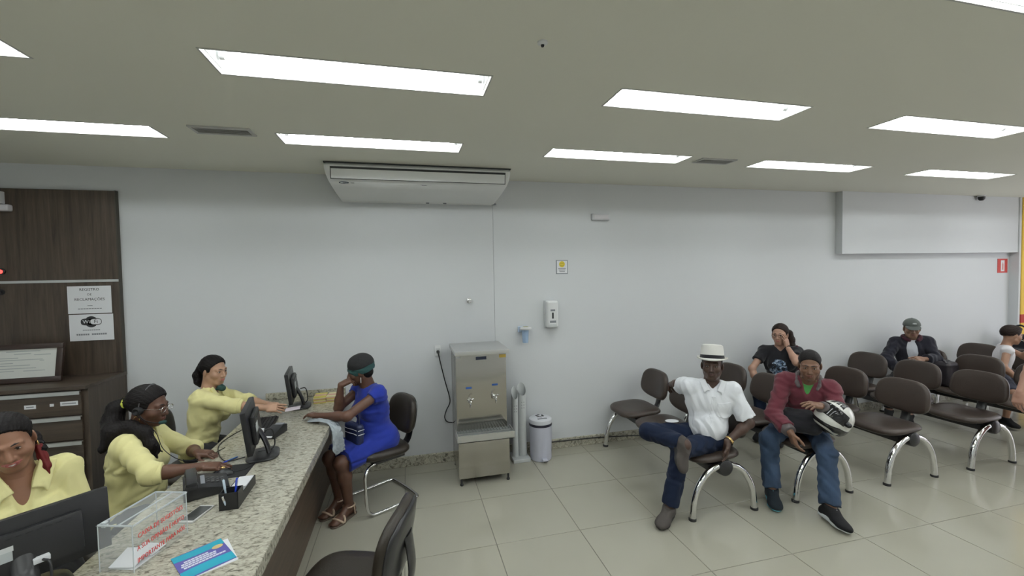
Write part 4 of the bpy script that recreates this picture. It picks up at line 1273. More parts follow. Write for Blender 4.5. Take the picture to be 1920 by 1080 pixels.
def solid(name, fields, mat, parent, base, it=1):
    """mesh one or several fields into ONE object; base = world position of the parent"""
    VV, QQ, o = [], [], 0
    for F in (fields if isinstance(fields, (list, tuple)) else [fields]):
        V, Q = F.mesh()
        V = relax(V, Q, it)
        VV.append(V); QQ.append(Q + o); o += len(V)
    V, Q = np.concatenate(VV) - np.array(base), np.concatenate(QQ)
    me = bpy.data.meshes.new(name)
    me.vertices.add(len(V)); me.loops.add(len(Q) * 4); me.polygons.add(len(Q))
    me.vertices.foreach_set('co', V.astype(np.float32).ravel())
    me.loops.foreach_set('vertex_index', Q.astype(np.int32).ravel())
    me.polygons.foreach_set('loop_start', np.arange(0, len(Q) * 4, 4, dtype=np.int32))
    me.polygons.foreach_set('use_smooth', np.ones(len(Q), bool))
    me.update(calc_edges=True)
    me.validate()
    return link(name, me, mat, parent)
def folds(amp, f=26.0, seed=0, stretch=(1, 1, 1)):
    rg = np.random.RandomState(seed)
    D = rg.normal(size=(5, 3)); D /= np.linalg.norm(D, axis=1)[:, None]
    ph = rg.uniform(0, 6.28, 8)
    st = np.array(stretch)
    def g(P):
        p = P * st
        a = np.sin(p @ D[0] * f * 0.45 + ph[0]) * 1.7
        b = np.sin(p @ D[1] * f * 0.55 + ph[1] + a)
        w1 = np.sin(p @ D[2] * f + ph[2] + 1.6 * b)
        w2 = np.sin(p @ D[3] * f * 1.7 + ph[3] + 1.3 * a)
        m = 0.5 + 0.5 * np.sin(p @ D[4] * f * 0.35 + ph[4])
        return -amp * (w1 * np.abs(w1) * m + 0.45 * w2 * (1 - m) * np.abs(w2))
    return g

# ------------------------------------------------------------------ people
def V3(*a): return np.array(a, float)
def unit(v): return np.array(v, float) / np.linalg.norm(v)
UPV = V3(0, 0, 1)
def ik(a, t, l1, l2, pole):
    a, t = np.array(a, float), np.array(t, float)
    d = t - a
    L = np.linalg.norm(d)
    Lc = min(L, (l1 + l2) * 0.995)
    e = d / L
    t = a + e * Lc
    x = (l1 * l1 - l2 * l2 + Lc * Lc) / (2 * Lc)
    hgt = math.sqrt(max(l1 * l1 - x * x, 1e-6))
    pv = np.array(pole, float)
    pv = unit(pv - e * (pv @ e))
    return a + e * x + pv * hgt, t
class Person:
    """skeleton in world coordinates; f = facing, u = spine direction"""
    def __init__(s, hips, f, lean=(0, 0, 1), s_=1.0, w=1.0, fem=False, twist=0.0, belly=0.0):
        s.s, s.w, s.fem, s.belly = s_, w, fem, belly
        s.H = V3(*hips)
        s.f0 = unit(V3(f[0], f[1], 0))
        s.l0 = np.cross(UPV, s.f0)
        s.u = unit(lean)
        c, sn = math.cos(twist), math.sin(twist)
        ft = s.f0 * c + s.l0 * sn
        s.f = unit(ft - s.u * (ft @ s.u))
        s.l = np.cross(s.u, s.f)
        k = s_
        s.neck = s.H + s.u * 0.505 * k
        s.sh = {e: s.H + s.u * 0.445 * k + s.l * e * (0.146 if fem else 0.163) * k * w + s.f * 0.005 for e in (1, -1)}
        s.hip = {e: s.H + s.l0 * e * 0.088 * k * w for e in (1, -1)}
        s.ua, s.fa, s.th, s.sk = 0.285 * k, 0.245 * k, 0.42 * k, 0.41 * k
        s.elb, s.wr, s.kn, s.an, s.hands, s.feet = {}, {}, {}, {}, {}, {}
    def arm(s, e, wrist, pole, hand_dir=None, palm=None, curl=0.5, thumb=0.3):
        s.elb[e], s.wr[e] = ik(s.sh[e], wrist, s.ua, s.fa, pole)
        d = unit(hand_dir) if hand_dir is not None else unit(s.wr[e] - s.elb[e])
        n = np.array(palm if palm is not None else -s.l * e, float)
        s.hands[e] = (d, n, curl, thumb)
    def leg(s, e, ankle, pole, toe=None):
        s.kn[e], s.an[e] = ik(s.hip[e], ankle, s.th, s.sk, pole)
        s.feet[e] = unit(toe) if toe is not None else s.f0
    def head(s, fwd, up=None, off=(0, 0, 0)):
        F = unit(fwd)
        U = unit(up if up is not None else UPV)
        U = unit(U - F * (U @ F))
        s.hF, s.hU = F, U
        s.hL = np.cross(U, F)
        s.hC = s.neck + (s.u * 0.35 + U * 0.65) * 0.165 * s.s + F * 0.018 * s.s + V3(*off)
    def hp(s, l, f, u):
        return s.hC + (s.hL * l + s.hF * f + s.hU * u) * s.hs
    hs = 1.0
    # shapes -----------------------------------------------------------
    def torso(s, F, o=0.0, k=0.035, cuts=(), chest_only=False):
        q, w = s.s, s.w
        H, u, f, l = s.H, s.u, s.f, s.l
        ax = (l, f, u)
        hw = 0.165 if s.fem else 0.15
        F.ell(H + u * 0.02 * q - s.f0 * 0.02 * q, V3(hw * w, 0.115 * w, 0.115) * q + o, (s.l0, s.f0, UPV), k, cuts)
        F.ell(H + u * 0.16 * q, V3((0.118 if s.fem else 0.135) * w, 0.095 * w, 0.15) * q + o, ax, k, cuts)
        F.ell(H + u * 0.33 * q, V3((0.138 if s.fem else 0.162) * w, 0.105 * w, 0.165) * q + o, ax, k, cuts)
        if s.belly: F.ell(H + u * 0.13 * q + f * 0.055 * q, V3(0.125 * w, 0.09 + s.belly, 0.13) * q + o, ax, k, cuts)
        for e in (1, -1):
            F.cone(s.neck - u * 0.035 * q, s.sh[e] + u * 0.002, 0.046 * q + o, 0.046 * q + o, k * 0.7, cuts)
            F.cone(s.sh[e] - u * 0.02 * q, H + u * 0.26 * q + l * e * 0.085 * w * q, 0.046 * q + o, 0.066 * q + o, k, cuts)
            if s.fem: F.ell(H + u * 0.305 * q + f * 0.085 * q + l * e * 0.066 * q, V3(0.066, 0.058, 0.064) * q + o, ax, k * 0.7, cuts)
    def arm_shape(s, F, e, o=0.0, t1=2.0, k=0.02, flare=0.0):
        """t1: how far along the arm (0 shoulder, 1 elbow, 2 wrist)"""
        q = s.s * (0.90 if s.fem else 1.0) * (0.6 + 0.4 * s.w)
        A, B, C = s.sh[e], s.elb[e], s.wr[e]
        F.ball(A, 0.051 * q + o, 0.02)
        if t1 >= 1:
            F.cone(A, B, 0.049 * q + o, 0.039 * q + o, k)
            F.ball(B, 0.040 * q + o, k)
        else:
            P = A + (B - A) * t1
            F.cone(A, P + (B - A) * 0.12, 0.050 * q + o, 0.044 * q + o + flare, k, [(P, B - A)])
            return
        if t1 >= 2:
            F.cone(B, B + (C - B) * 0.35, 0.041 * q + o, 0.040 * q + o, k)
            F.cone(B + (C - B) * 0.3, C, 0.040 * q + o, 0.026 * q + o, k)
        elif t1 > 1:
            P = B + (C - B) * (t1 - 1)
            F.cone(B, P + (C - B) * 0.1, 0.043 * q + o, 0.040 * q + o + flare, k, [(P, C - B)])
    def leg_shape(s, F, e, o=0.0, t1=2.0, k=0.025, flare=0.0, kf=1.0):
        q = s.s * (0.55 + 0.45 * s.w)
        A, B, C = s.hip[e], s.kn[e], s.an[e]
        if t1 < 1:
            P = A + (B - A) * t1
            F.cone(A, P + (B - A) * 0.1, 0.088 * q + o, (0.088 - 0.033 * t1) * q + o + flare, k, [(P, B - A)])
            return
        F.cone(A, B, 0.082 * q + o, 0.053 * q + o, k)
        F.ball(B, 0.052 * q + o, k)
        if t1 <= 1.001: return
        if t1 >= 2:
            M_ = B + (C - B) * 0.32
            back = unit(np.cross(np.cross(C - B, s.f0), C - B)) if s.fem else s.f0
            F.cone(B, M_ - back * 0.012, 0.052 * q + o, 0.053 * q + o, k)
            F.cone(M_ - back * 0.012, C, 0.053 * q + o, 0.034 * q + o, k)
        else:
            P = B + (C - B) * (t1 - 1)
            F.cone(B, P + (C - B) * 0.1, 0.052 * q + o, 0.042 * q + o + flare, k, [(P, C - B)])
    def foot_shape(s, F, e, o=0.0, k=0.02, sole=None):
        q = s.s
        C, t = s.an[e], s.feet[e]
        up = unit(s.kn[e] - C) if sole is None else unit(sole)
        up = unit(up - t * (up @ t))
        sd = np.cross(up, t)
        heel = C - t * 0.035 * q - up * 0.045 * q
        ball = C + t * 0.115 * q - up * 0.058 * q
        toe = C + t * 0.165 * q - up * 0.062 * q
        F.cone(C, heel, 0.036 * q + o, 0.030 * q + o, k)
        F.cone(C + t * 0.01, ball, 0.036 * q + o, 0.026 * q + o, k)
        F.cone(heel, ball, 0.028 * q + o, 0.026 * q + o, k)
        F.ell(ball + t * 0.005, V3(0.060, 0.042, 0.024) * q + o, (t, sd, up), k)
        F.ell(toe - sd * 0.0, V3(0.036, 0.036, 0.017) * q + o, (t, sd, up), k)
        if getattr(s, 'bare', False) and o == 0:
            for i in range(5):
                x = (-0.030 + 0.015 * i) * q
                b0 = ball + t * (0.045 - 0.004 * abs(i - 1)) * q + sd * x - up * 0.002
                F.cone(b0, b0 + t * (0.036 - 0.003 * i) * q - up * 0.004, 0.0100 * q, (0.0105 if i in (0, 4) else 0.0085) * q, 0.004)
        return heel, ball, toe, up, sd
    def hand_field(s, e, h=0.0032, mit=1.0):
        d, n, curl, th = s.hands[e]
        q = s.s * (0.93 if s.fem else 1.0) * mit
        n = unit(n - d * (n @ d))
        sd = np.cross(n, d) * e
        sd = sd if True else sd
        F = Field(h)
        W = s.wr[e]
        B = s.elb[e]
        F.cone(W - unit(W - B) * 0.045 * q, W, 0.030 * q, 0.026 * q, 0.012)
        F.cone(W, W + d * 0.03 * q, 0.025 * q, 0.024 * q, 0.012)
        F.rbox(W + d * 0.055 * q, V3(0.046, 0.042, 0.0155) * q, (d, sd, n), 0.014 * q, 0.014)
        F.ell(W + d * 0.035 * q + sd * 0.024 * q + n * 0.007 * q, V3(0.034, 0.018, 0.015) * q, (d, sd, n), 0.012)
        for i, (off, L, sp) in enumerate(((0.031, 0.074, 0.12), (0.0105, 0.082, 0.03), (-0.0105, 0.076, -0.05), (-0.030, 0.060, -0.15))):
            root = W + d * (0.093 - 0.004 * abs(i - 1)) * q + sd * off * q
            dd = unit(d + sd * sp)
            a = curl * (0.55 + 0.08 * i)
            p = root - dd * 0.018 * q
            r0 = 0.0092 * q if i < 3 else 0.0080 * q
            F.cone(p, root, r0, r0, 0.006)
            p = root
            for j, fr in enumerate((0.46, 0.31, 0.23)):
                ang = a * (1, 1.9, 2.5)[j]
                v = dd * math.cos(ang) + n * math.sin(ang)
                p2 = p + v * L * fr * q
                F.cone(p, p2, r0 * (1 - 0.06 * j), r0 * (0.94 - 0.07 * j), 0.0035)
                p = p2
        tr = W + d * 0.022 * q + sd * 0.028 * q + n * 0.004 * q
        t1 = tr + unit(d * 0.75 + sd * (0.75 - th * 0.4) + n * (0.25 + th * 0.5)) * 0.042 * q
        t2 = t1 + unit(d * 0.95 + sd * (0.30 - th * 0.5) + n * (0.2 + th * 0.5)) * 0.034 * q
        t3 = t2 + unit(d * 1.0 + sd * (0.10 - th * 0.5) + n * (0.2 + th * 0.4)) * 0.026 * q
        F.chain([tr, t1, t2, t3], [0.0135 * q, 0.0115 * q, 0.0102 * q, 0.0082 * q], 0.006)
        return F
    def head_field(s, h=0.0036, age=0.0, fat=0.0, smile=False, neck_r=0.055):
        F = Field(h)
        q = s.hs
        ax = (s.hL, s.hF, s.hU)
        P = s.hp
        j = 1.0 if not s.fem else 0.94
        F.ell(P(0, -0.016, 0.036), V3(0.0745, 0.094, 0.083) * q, ax, 0.02)
        F.ell(P(0, 0.022, -0.018), V3(0.0635 + fat, 0.070, 0.088) * q, ax, 0.02)
        F.cone(P(0, 0.012, -0.060), P(0, 0.060, -0.094), (0.052 * j + fat) * q, 0.022 * q, 0.022)
        for e in (1, -1):
            F.cone(P(e * 0.052, -0.012, -0.048), P(e * 0.018, 0.060, -0.094), 0.017 * q, 0.016 * q, 0.024)
            F.ball(P(e * 0.043, 0.058, -0.026), (0.021 + fat + (0.004 if smile else 0)) * q, 0.022)
            F.ball(P(e * 0.0125, 0.094, -0.037), 0.0085 * q, 0.008)
            F.ell(P(e * 0.0755, -0.010, -0.008), V3(0.0085, 0.020, 0.031) * q, (s.hL + s.hF * 0.35 * e * -1, s.hF, s.hU - s.hF * 0.15), 0.007)
            F.ball(P(e * 0.0305, 0.096, 0.003), 0.0135 * q, 0.016, sub=True)
            F.ell(P(e * 0.0305, 0.0745, 0.001), V3(0.0165, 0.0135, 0.0115) * q, ax, 0.008)
            F.cone(P(e * 0.012, 0.087, 0.020), P(e * 0.046, 0.073, 0.021), 0.0085 * q, 0.0075 * q, 0.014)
        F.cone(P(0, 0.086, 0.008), P(0, 0.106, -0.033), 0.0080 * q, 0.0115 * q, 0.010)
        F.ell(P(0, 0.076, -0.062), V3(0.030, 0.020, 0.022) * q, ax, 0.016)
        wd = 0.024 if smile else 0.020
        F.cone(P(-wd, 0.083, -0.0585 + (0.004 if smile else 0)), P(0, 0.0935, -0.0565), 0.0045 * q, 0.0060 * q, 0.006)
        F.cone(P(wd, 0.083, -0.0585 + (0.004 if smile else 0)), P(0, 0.0935, -0.0565), 0.0045 * q, 0.0060 * q, 0.006)
        F.cone(P(-wd * 0.8, 0.083, -0.0665), P(wd * 0.8, 0.083, -0.0665), 0.0050 * q, 0.0050 * q, 0.006)
        F.ell(P(0, 0.090, -0.0680), V3(0.016, 0.006, 0.0062) * q, ax, 0.006)
        nb = s.neck - s.u * 0.05 * s.s
        F.cone(nb, P(0, -0.022, -0.055), (neck_r + 0.010) * q, neck_r * q, 0.03)
        return F
    def body(s, mat, name='body', legs=True, bare_leg=False, head_kw={}, hand_h=0.0032, hands=(1, -1), h=0.0075, sole=None, feet=(1, -1)):
        F = Field(h)
        s.torso(F)
        F.cone(s.neck - s.u * 0.06 * s.s, s.hp(0, -0.02, -0.06), 0.062 * s.s, 0.050 * s.s, 0.03)
        for e in s.elb: s.arm_shape(F, e)
        for e in s.kn:
            s.leg_shape(F, e)
            if e in feet: s.foot_shape(F, e, 0.0, sole=sole.get(e) if sole else None)
        L = [F, s.head_field(**head_kw)] + [s.hand_field(e, hand_h) for e in hands if e in s.hands]
        return solid(name, L, mat, s.root, s.base)
    def start(s, label, base=None):
        s.base = V3(s.H[0], s.H[1], 0) if base is None else V3(*base)
        s.root = empty('person', tuple(s.base), label, 'person')
        return s.root
    def face(s, lip, brow, iris=(0.03, 0.018, 0.012), lashes=True, smile=False, brow_r=0.0032, eyes=True):
        q, ax = s.hs, (s.hL, s.hF, s.hU)
        F = Field(0.0022)
        wd = 0.0285 if smile else 0.0215
        dz = 0.004 if smile else 0.0
        for e in (1, -1):
            F.chain([s.hp(e * wd, 0.0880, -0.0605 + dz), s.hp(e * wd * 0.5, 0.0945, -0.0580 + dz * 0.3), s.hp(0, 0.0968, -0.0580)], [0.0026 * q, 0.0046 * q, 0.0048 * q], 0.003)
            F.chain([s.hp(e * wd, 0.0880, -0.0610 + dz), s.hp(e * wd * 0.5, 0.0938, -0.0668 + dz * 0.3), s.hp(0, 0.0955, -0.0685)], [0.0026 * q, 0.0048 * q, 0.0056 * q], 0.003)
        solid('lips', F, lip, s.root, s.base)
        if smile:
            F = Field(0.002)
            F.chain([s.hp(-0.022, 0.0935, -0.0590), s.hp(0, 0.0985, -0.0628), s.hp(0.022, 0.0935, -0.0590)], [0.0022, 0.0038, 0.0022], 0.004)
            solid('teeth', F, M('teeth', (0.62, 0.60, 0.55), rough=0.3), s.root, s.base)
        for e in (1, -1):
            F = Field(0.0022)
            F.chain([s.hp(e * 0.011, 0.0925, 0.0215), s.hp(e * 0.028, 0.0895, 0.0265), s.hp(e * 0.047, 0.0765, 0.0215)], [brow_r * 1.1, brow_r, brow_r * 0.6], 0.004)
            solid('eyebrow', F, brow, s.root, s.base)
            if not eyes: continue
            bm = bmesh.new()
            bmesh.ops.create_uvsphere(bm, u_segments=16, v_segments=12, radius=1)
            c = s.hp(e * 0.0305, 0.0758, 0.001)
            R = np.stack([s.hL, s.hF, s.hU], 1)
            for v in bm.verts:
                p = V3(*v.co) * V3(0.0135, 0.0135, 0.0068) * q
                v.co = Vector(c + R @ p - s.base)
            ey = fin('eye', bm, M('eye_white', (0.55, 0.53, 0.50), rough=0.2), s.root, smooth=True)
            bm = bmesh.new()
            bmesh.ops.create_uvsphere(bm, u_segments=14, v_segments=8, radius=1)
            c = s.hp(e * 0.0305, 0.0855, 0.001)
            for v in bm.verts:
                p = V3(*v.co) * V3(0.0062, 0.0042, 0.0060) * q
                v.co = Vector(c + R @ p - s.base)
            fin('iris', bm, M('iris_dark', iris, rough=0.1), ey, smooth=True)
            F = Field(0.0022)
            F.chain([s.hp(e * 0.0165, 0.0835, 0.002), s.hp(e * 0.0305, 0.0905, 0.0088), s.hp(e * 0.046, 0.0795, 0.002)], [0.0018, 0.0026, 0.0018], 0.003)
            solid('eyelashes', F, M('lash_black', (0.012, 0.009, 0.008), rough=0.6), s.root, s.base)
    def cap_hair(s, mat, name='hair', r=0.010, line=0.055, low=-0.03, h=0.004, strands=0.0011, extra=None, back=0.0, side=0.0):
        """hair following the skull; line = how far forward it starts, low = how far down the sides"""
        F = Field(h)
        P, ax, q = s.hp, (s.hL, s.hF, s.hU), s.hs
        cut = [(P(0, line, 0.060), s.hF * 0.80 - s.hU * 0.60), (P(0, line - 0.022, 0.02), s.hF - s.hU * 0.25)]
        F.ell(P(0, -0.018 - back, 0.037), V3(0.0745 + r + side, 0.095 + r + back, 0.083 + r) * q, ax, 0.012, [cut[1], (P(0, -0.03, low), -s.hU + s.hF * 0.25)])
        F.ell(P(0, -0.012, 0.040), V3(0.0745 + r, 0.090 + r, 0.081 + r) * q, ax, 0.012, [cut[0], (P(0, 0, 0.045), -s.hU)])
        if extra: extra(F)
        hL, hF, hU, C = s.hL, s.hF, s.hU, s.hC
        def st(Pt):
            d = Pt - C
            a = np.arctan2(d @ hL, d @ hU + 0.02)
            return strands * np.sin(a * 70 + 5 * np.sin((d @ hF) * 33 + a * 3)) + strands * 0.7 * np.sin(a * 37 + (d @ hF) * 90)
        F.disp = st
        return solid(name, F, mat, s.root, s.base)
# ------------------------------------------------------------------ materials for people
def skin(name, c): return M(name, c, rough=0.42, var=0.10, scale=24, spec=0.4)
SK1, SK2, SK3, SK4 = skin('skin_warm_brown', (0.25, 0.125, 0.075)), skin('skin_deep_brown', (0.105, 0.050, 0.032)), skin('skin_light_brown', (0.43, 0.255, 0.17)), skin('skin_dark_brown', (0.095, 0.046, 0.030))
SK5, SK6, SK7, SK8, SK9, SK10 = skin('skin_very_dark_brown', (0.060, 0.034, 0.025)), skin('skin_brown', (0.165, 0.088, 0.056)), skin('skin_tan', (0.40, 0.235, 0.17)), skin('skin_olive_brown', (0.25, 0.145, 0.10)), skin('skin_tan_brown', (0.34, 0.19, 0.125)), skin('skin_reddish_brown', (0.33, 0.18, 0.13))
HAIR = M('hair_black', (0.0075, 0.006, 0.006), rough=0.55, var=0.4, scale=60, spec=0.18, bump=0.3, bscale=150)
HAIRB = M('hair_dark_brown', (0.017, 0.010, 0.008), rough=0.55, var=0.4, scale=60, spec=0.18, bump=0.3, bscale=150)
BROW = M('brow_black', (0.014, 0.010, 0.009), rough=0.7)
LIPX = M('lips_very_dark', (0.062, 0.027, 0.023), rough=0.4)
LIPD, LIPM, LIPL = M('lips_dark', (0.13, 0.045, 0.035), rough=0.35), M('lips_berry', (0.27, 0.075, 0.065), rough=0.3), M('lips_rose', (0.40, 0.14, 0.12), rough=0.3)
def cloth(name, c, **kw): return M(name, c, rough=kw.pop('rough', 0.85), var=kw.pop('var', 0.05), scale=18, bump=kw.pop('bump', 0.10), bscale=420, sheen=kw.pop('sheen', 0.15), spec=0.25, **kw)
YSH = cloth('yellow_shirt_cotton', (0.80, 0.745, 0.36))
BPANT = cloth('black_trousers', (0.016, 0.016, 0.018))
BLUED = cloth('royal_blue_cotton', (0.012, 0.026, 0.235), var=0.08)
WSH = cloth('white_shirt_cotton', (0.80, 0.82, 0.86))
JEAN = M('denim_dark_blue', (0.0085, 0.0145, 0.034), rough=0.9, var=0.35, scale=7, bump=0.15, bscale=500, sheen=0.03, spec=0.2)
JEANF = M('denim_faded', (0.034, 0.055, 0.095), rough=0.9, var=0.7, scale=4.5, bump=0.15, bscale=500, sheen=0.03, spec=0.2)
MAROON = cloth('maroon_knit', (0.105, 0.022, 0.032), var=0.12)
GREYC = cloth('grey_knit', (0.105, 0.09, 0.092))
GREEN = cloth('green_tee', (0.055, 0.215, 0.055))
BLKT = cloth('black_cotton', (0.012, 0.012, 0.015))
NAVYJ = cloth('navy_black_jacket', (0.014, 0.014, 0.022))
WINE = cloth('wine_collar', (0.050, 0.012, 0.022))
SHOEB = M('shoe_black', (0.010, 0.010, 0.011), rough=0.75, spec=0.25)
SHOEG = M('shoe_grey_suede', (0.055, 0.047, 0.042), rough=0.8, var=0.15, bump=0.1)
SOLE = M('sole_rubber', (0.02, 0.02, 0.02), rough=0.7)
SOLEW = M('sole_pale', (0.52, 0.54, 0.55), rough=0.6)
SOLEC = M('sole_cyan', (0.10, 0.42, 0.55), rough=0.5)
GOLD = M('gold_metal', (0.75, 0.52, 0.22), rough=0.2, metal=1.0)

def shirt(p, name, mat, sleeve, o=0.014, hem=-0.06, vneck=0.060, seed=1, amp=0.005, h=0.007, flare=0.004, open_w=None, k=0.035, low=0.02, neckcut=True, f=70.0):
    F = Field(h)
    cut = [(p.H + p.u * hem, -p.u)] if hem is not None else []
    p.torso(F, o, k, cut)
    for e in p.elb: p.arm_shape(F, e, o * 1.05, sleeve if not isinstance(sleeve, dict) else sleeve[e], flare=flare)
    if neckcut:
        F.cut(p.neck - p.u * 0.01, p.neck + p.u * 0.15, 0.062 * p.s, 0.075 * p.s, 0.004)
        if vneck: F.cut(p.neck + p.f * 0.13 - p.u * (low + 0.05), p.neck + p.f * 0.085 + p.u * 0.05, 0.016, vneck)
    if open_w: F.cut(p.H + p.f * 0.22 + p.u * (hem - 0.05) + p.l * open_w[1], p.neck + p.f * 0.12 + p.l * open_w[2], open_w[0] * 1.3, open_w[0])
    F.disp = folds(amp, f, seed)
    return solid(name, F, mat, p.root, p.base)
def collar(p, mat, r=0.066, flap=0.05, o=0.012, name='collar', wide=0.0):
    F = Field(0.0045)
    pts = []
    for k in range(15):
        a = -2.55 + 5.1 * k / 14
        d = -p.f * math.cos(a) + p.l * math.sin(a)
        pts.append(p.neck + d * (r + (0.012 if abs(a) > 2 else 0)) * p.s - p.u * (0.002 + 0.030 * max(0, (abs(a) - 1.2)) ** 1.1) + p.f * 0.012)
    F.chain(pts, [0.0075] * 15, 0.004)
    F.chain([q + p.u * 0.014 - (q - p.neck) * 0.06 for q in pts], [0.007] * 15, 0.006)
    for e in (1, -1):
        a1 = unit(-p.l * e * 0.35 - p.u * 0.82 + p.f * 0.52)
        a2 = unit(p.l * e * 0.9 - p.u * 0.35); a2 = unit(a2 - a1 * (a2 @ a1))
        c = p.neck + p.f * 0.074 * p.s + p.l * e * (0.052 + wide) - p.u * 0.014
        F.rbox(c, V3(flap * 0.72, flap * 0.36, 0.006), (a1, a2, np.cross(a1, a2)), 0.005, 0.008)
        F.cone(c + a1 * flap * 0.4 + a2 * flap * 0.1, c + a1 * flap * 0.85 + a2 * flap * 0.3, 0.008, 0.005, 0.012)
    return solid(name, F, mat, p.root, p.base)
def trousers(p, name, mat, o=0.013, to=1.9, seed=3, amp=0.006, h=0.0075, flare=0.006):
    F = Field(h)
    q, w = p.s, p.w
    cut = [(p.H + p.u * 0.08, p.u)]
    F.ell(p.H + p.u * 0.02 * q - p.f0 * 0.02 * q, V3(0.150 * w, 0.112 * w, 0.112) * q + o * 0.7, (p.l0, p.f0, UPV), 0.04, cut)
    F.ell(p.H + p.u * 0.10 * q, V3(0.118 * w, 0.085 * w, 0.08) * q, (p.l, p.f, p.u), 0.04, cut)
    for e in p.kn: p.leg_shape(F, e, o, to if not isinstance(to, dict) else to[e], flare=flare)
    F.disp = folds(amp, 62.0, seed)
    return solid(name, F, mat, p.root, p.base)
def shoes(p, mat, sole_mat, name='shoe', o=0.010, e_list=(1, -1), sole=None, laces=None, h=0.0055):
    for e in e_list:
        F = Field(h)
        sv = sole.get(e) if sole else None
        heel, ball, toe, up, sd = p.foot_shape(F, e, o, sole=sv)
        top = p.an[e] + up * 0.015
        lev = heel - up * 0.030 * p.s
        for i, pr in enumerate(F.pr): F.pr[i] = pr[:6] + ([(top, up), (lev, -up)],) + pr[7:]
        sh = solid(name, F, mat, p.root, p.base)
        G = Field(h)
        t = p.feet[e]
        G.cone(heel - up * 0.028 * p.s - t * 0.004, ball - up * 0.014 * p.s, 0.042 * p.s, 0.048 * p.s, 0.02, [(heel - up * 0.008 * p.s, up), (heel - up * 0.042 * p.s, -up)])
        G.cone(ball - up * 0.014 * p.s, toe - up * 0.012 * p.s, 0.051 * p.s, 0.041 * p.s, 0.02, [(heel - up * 0.008 * p.s, up), (heel - up * 0.042 * p.s, -up)])
        solid('sole', G, sole_mat, sh, (0, 0, 0)).location = tuple(-p.base)
        if laces:
            L = Field(0.004)
            c = p.an[e] + t * 0.060 * p.s + up * 0.009
            for j in range(4):
                m_ = c + t * 0.016 * j - up * 0.0090 * j
                L.chain([m_ - sd * 0.022 - up * 0.008, m_ + up * 0.006, m_ + sd * 0.022 - up * 0.008], [0.0038] * 3, 0.003)
            solid('laces', L, laces, sh, (0, 0, 0)).location = tuple(-p.base)
def patch(p, name, mat, c, half, o, amp=0.0, seed=0, f=70.0, h=0.0035, k=0.035, rounded=False):
    """flat print that follows the shirt front"""
    F = Field(h)
    cc = p.H + p.u * c[1] + p.l * c[0]
    cut = [(cc + p.l * half[0], p.l), (cc - p.l * half[0], -p.l), (cc + p.u * half[1], p.u), (cc - p.u * half[1], -p.u), (p.H + p.f * 0.02, -p.f)]
    if rounded:
        for j in range(12):
            a = 2 * PI * j / 12
            cut.append((cc + p.l * half[0] * 0.98 * math.cos(a) + p.u * half[1] * 0.98 * math.sin(a), p.l * math.cos(a) / half[0] + p.u * math.sin(a) / half[1]))
    p.torso(F, o, k, cut)
    if amp: F.disp = folds(amp, f, seed)
    return solid(name, F, mat, p.root, p.base, it=0)
def earring(p, e, r=0.014, mat=None, drop=0.0):
    c = p.hp(e * 0.081, -0.006, -0.040 - drop)
    bm = bmesh.new()
    pts = [c + p.hU * (r * math.cos(a) - r) + p.hF * r * math.sin(a) * 0.9 for a in [2 * PI * i / 16 for i in range(16)]]
    tube(bm, [Vector(q - p.base) for q in pts], 0.0022, 8, closed=True)
    fin('earring', bm, mat or GOLD, p.root, smooth=True)
def wristband(p, e, mat, name, r=0.033, wd=0.008, back=0.012):
    d = unit(p.wr[e] - p.elb[e])
    c = p.wr[e] - d * back
    F = Field(0.003)
    F.cone(c - d * wd, c + d * wd, r, r, 0.002, [(c + d * wd, d), (c - d * wd, -d)])
    return solid(name, F, mat, p.root, p.base)

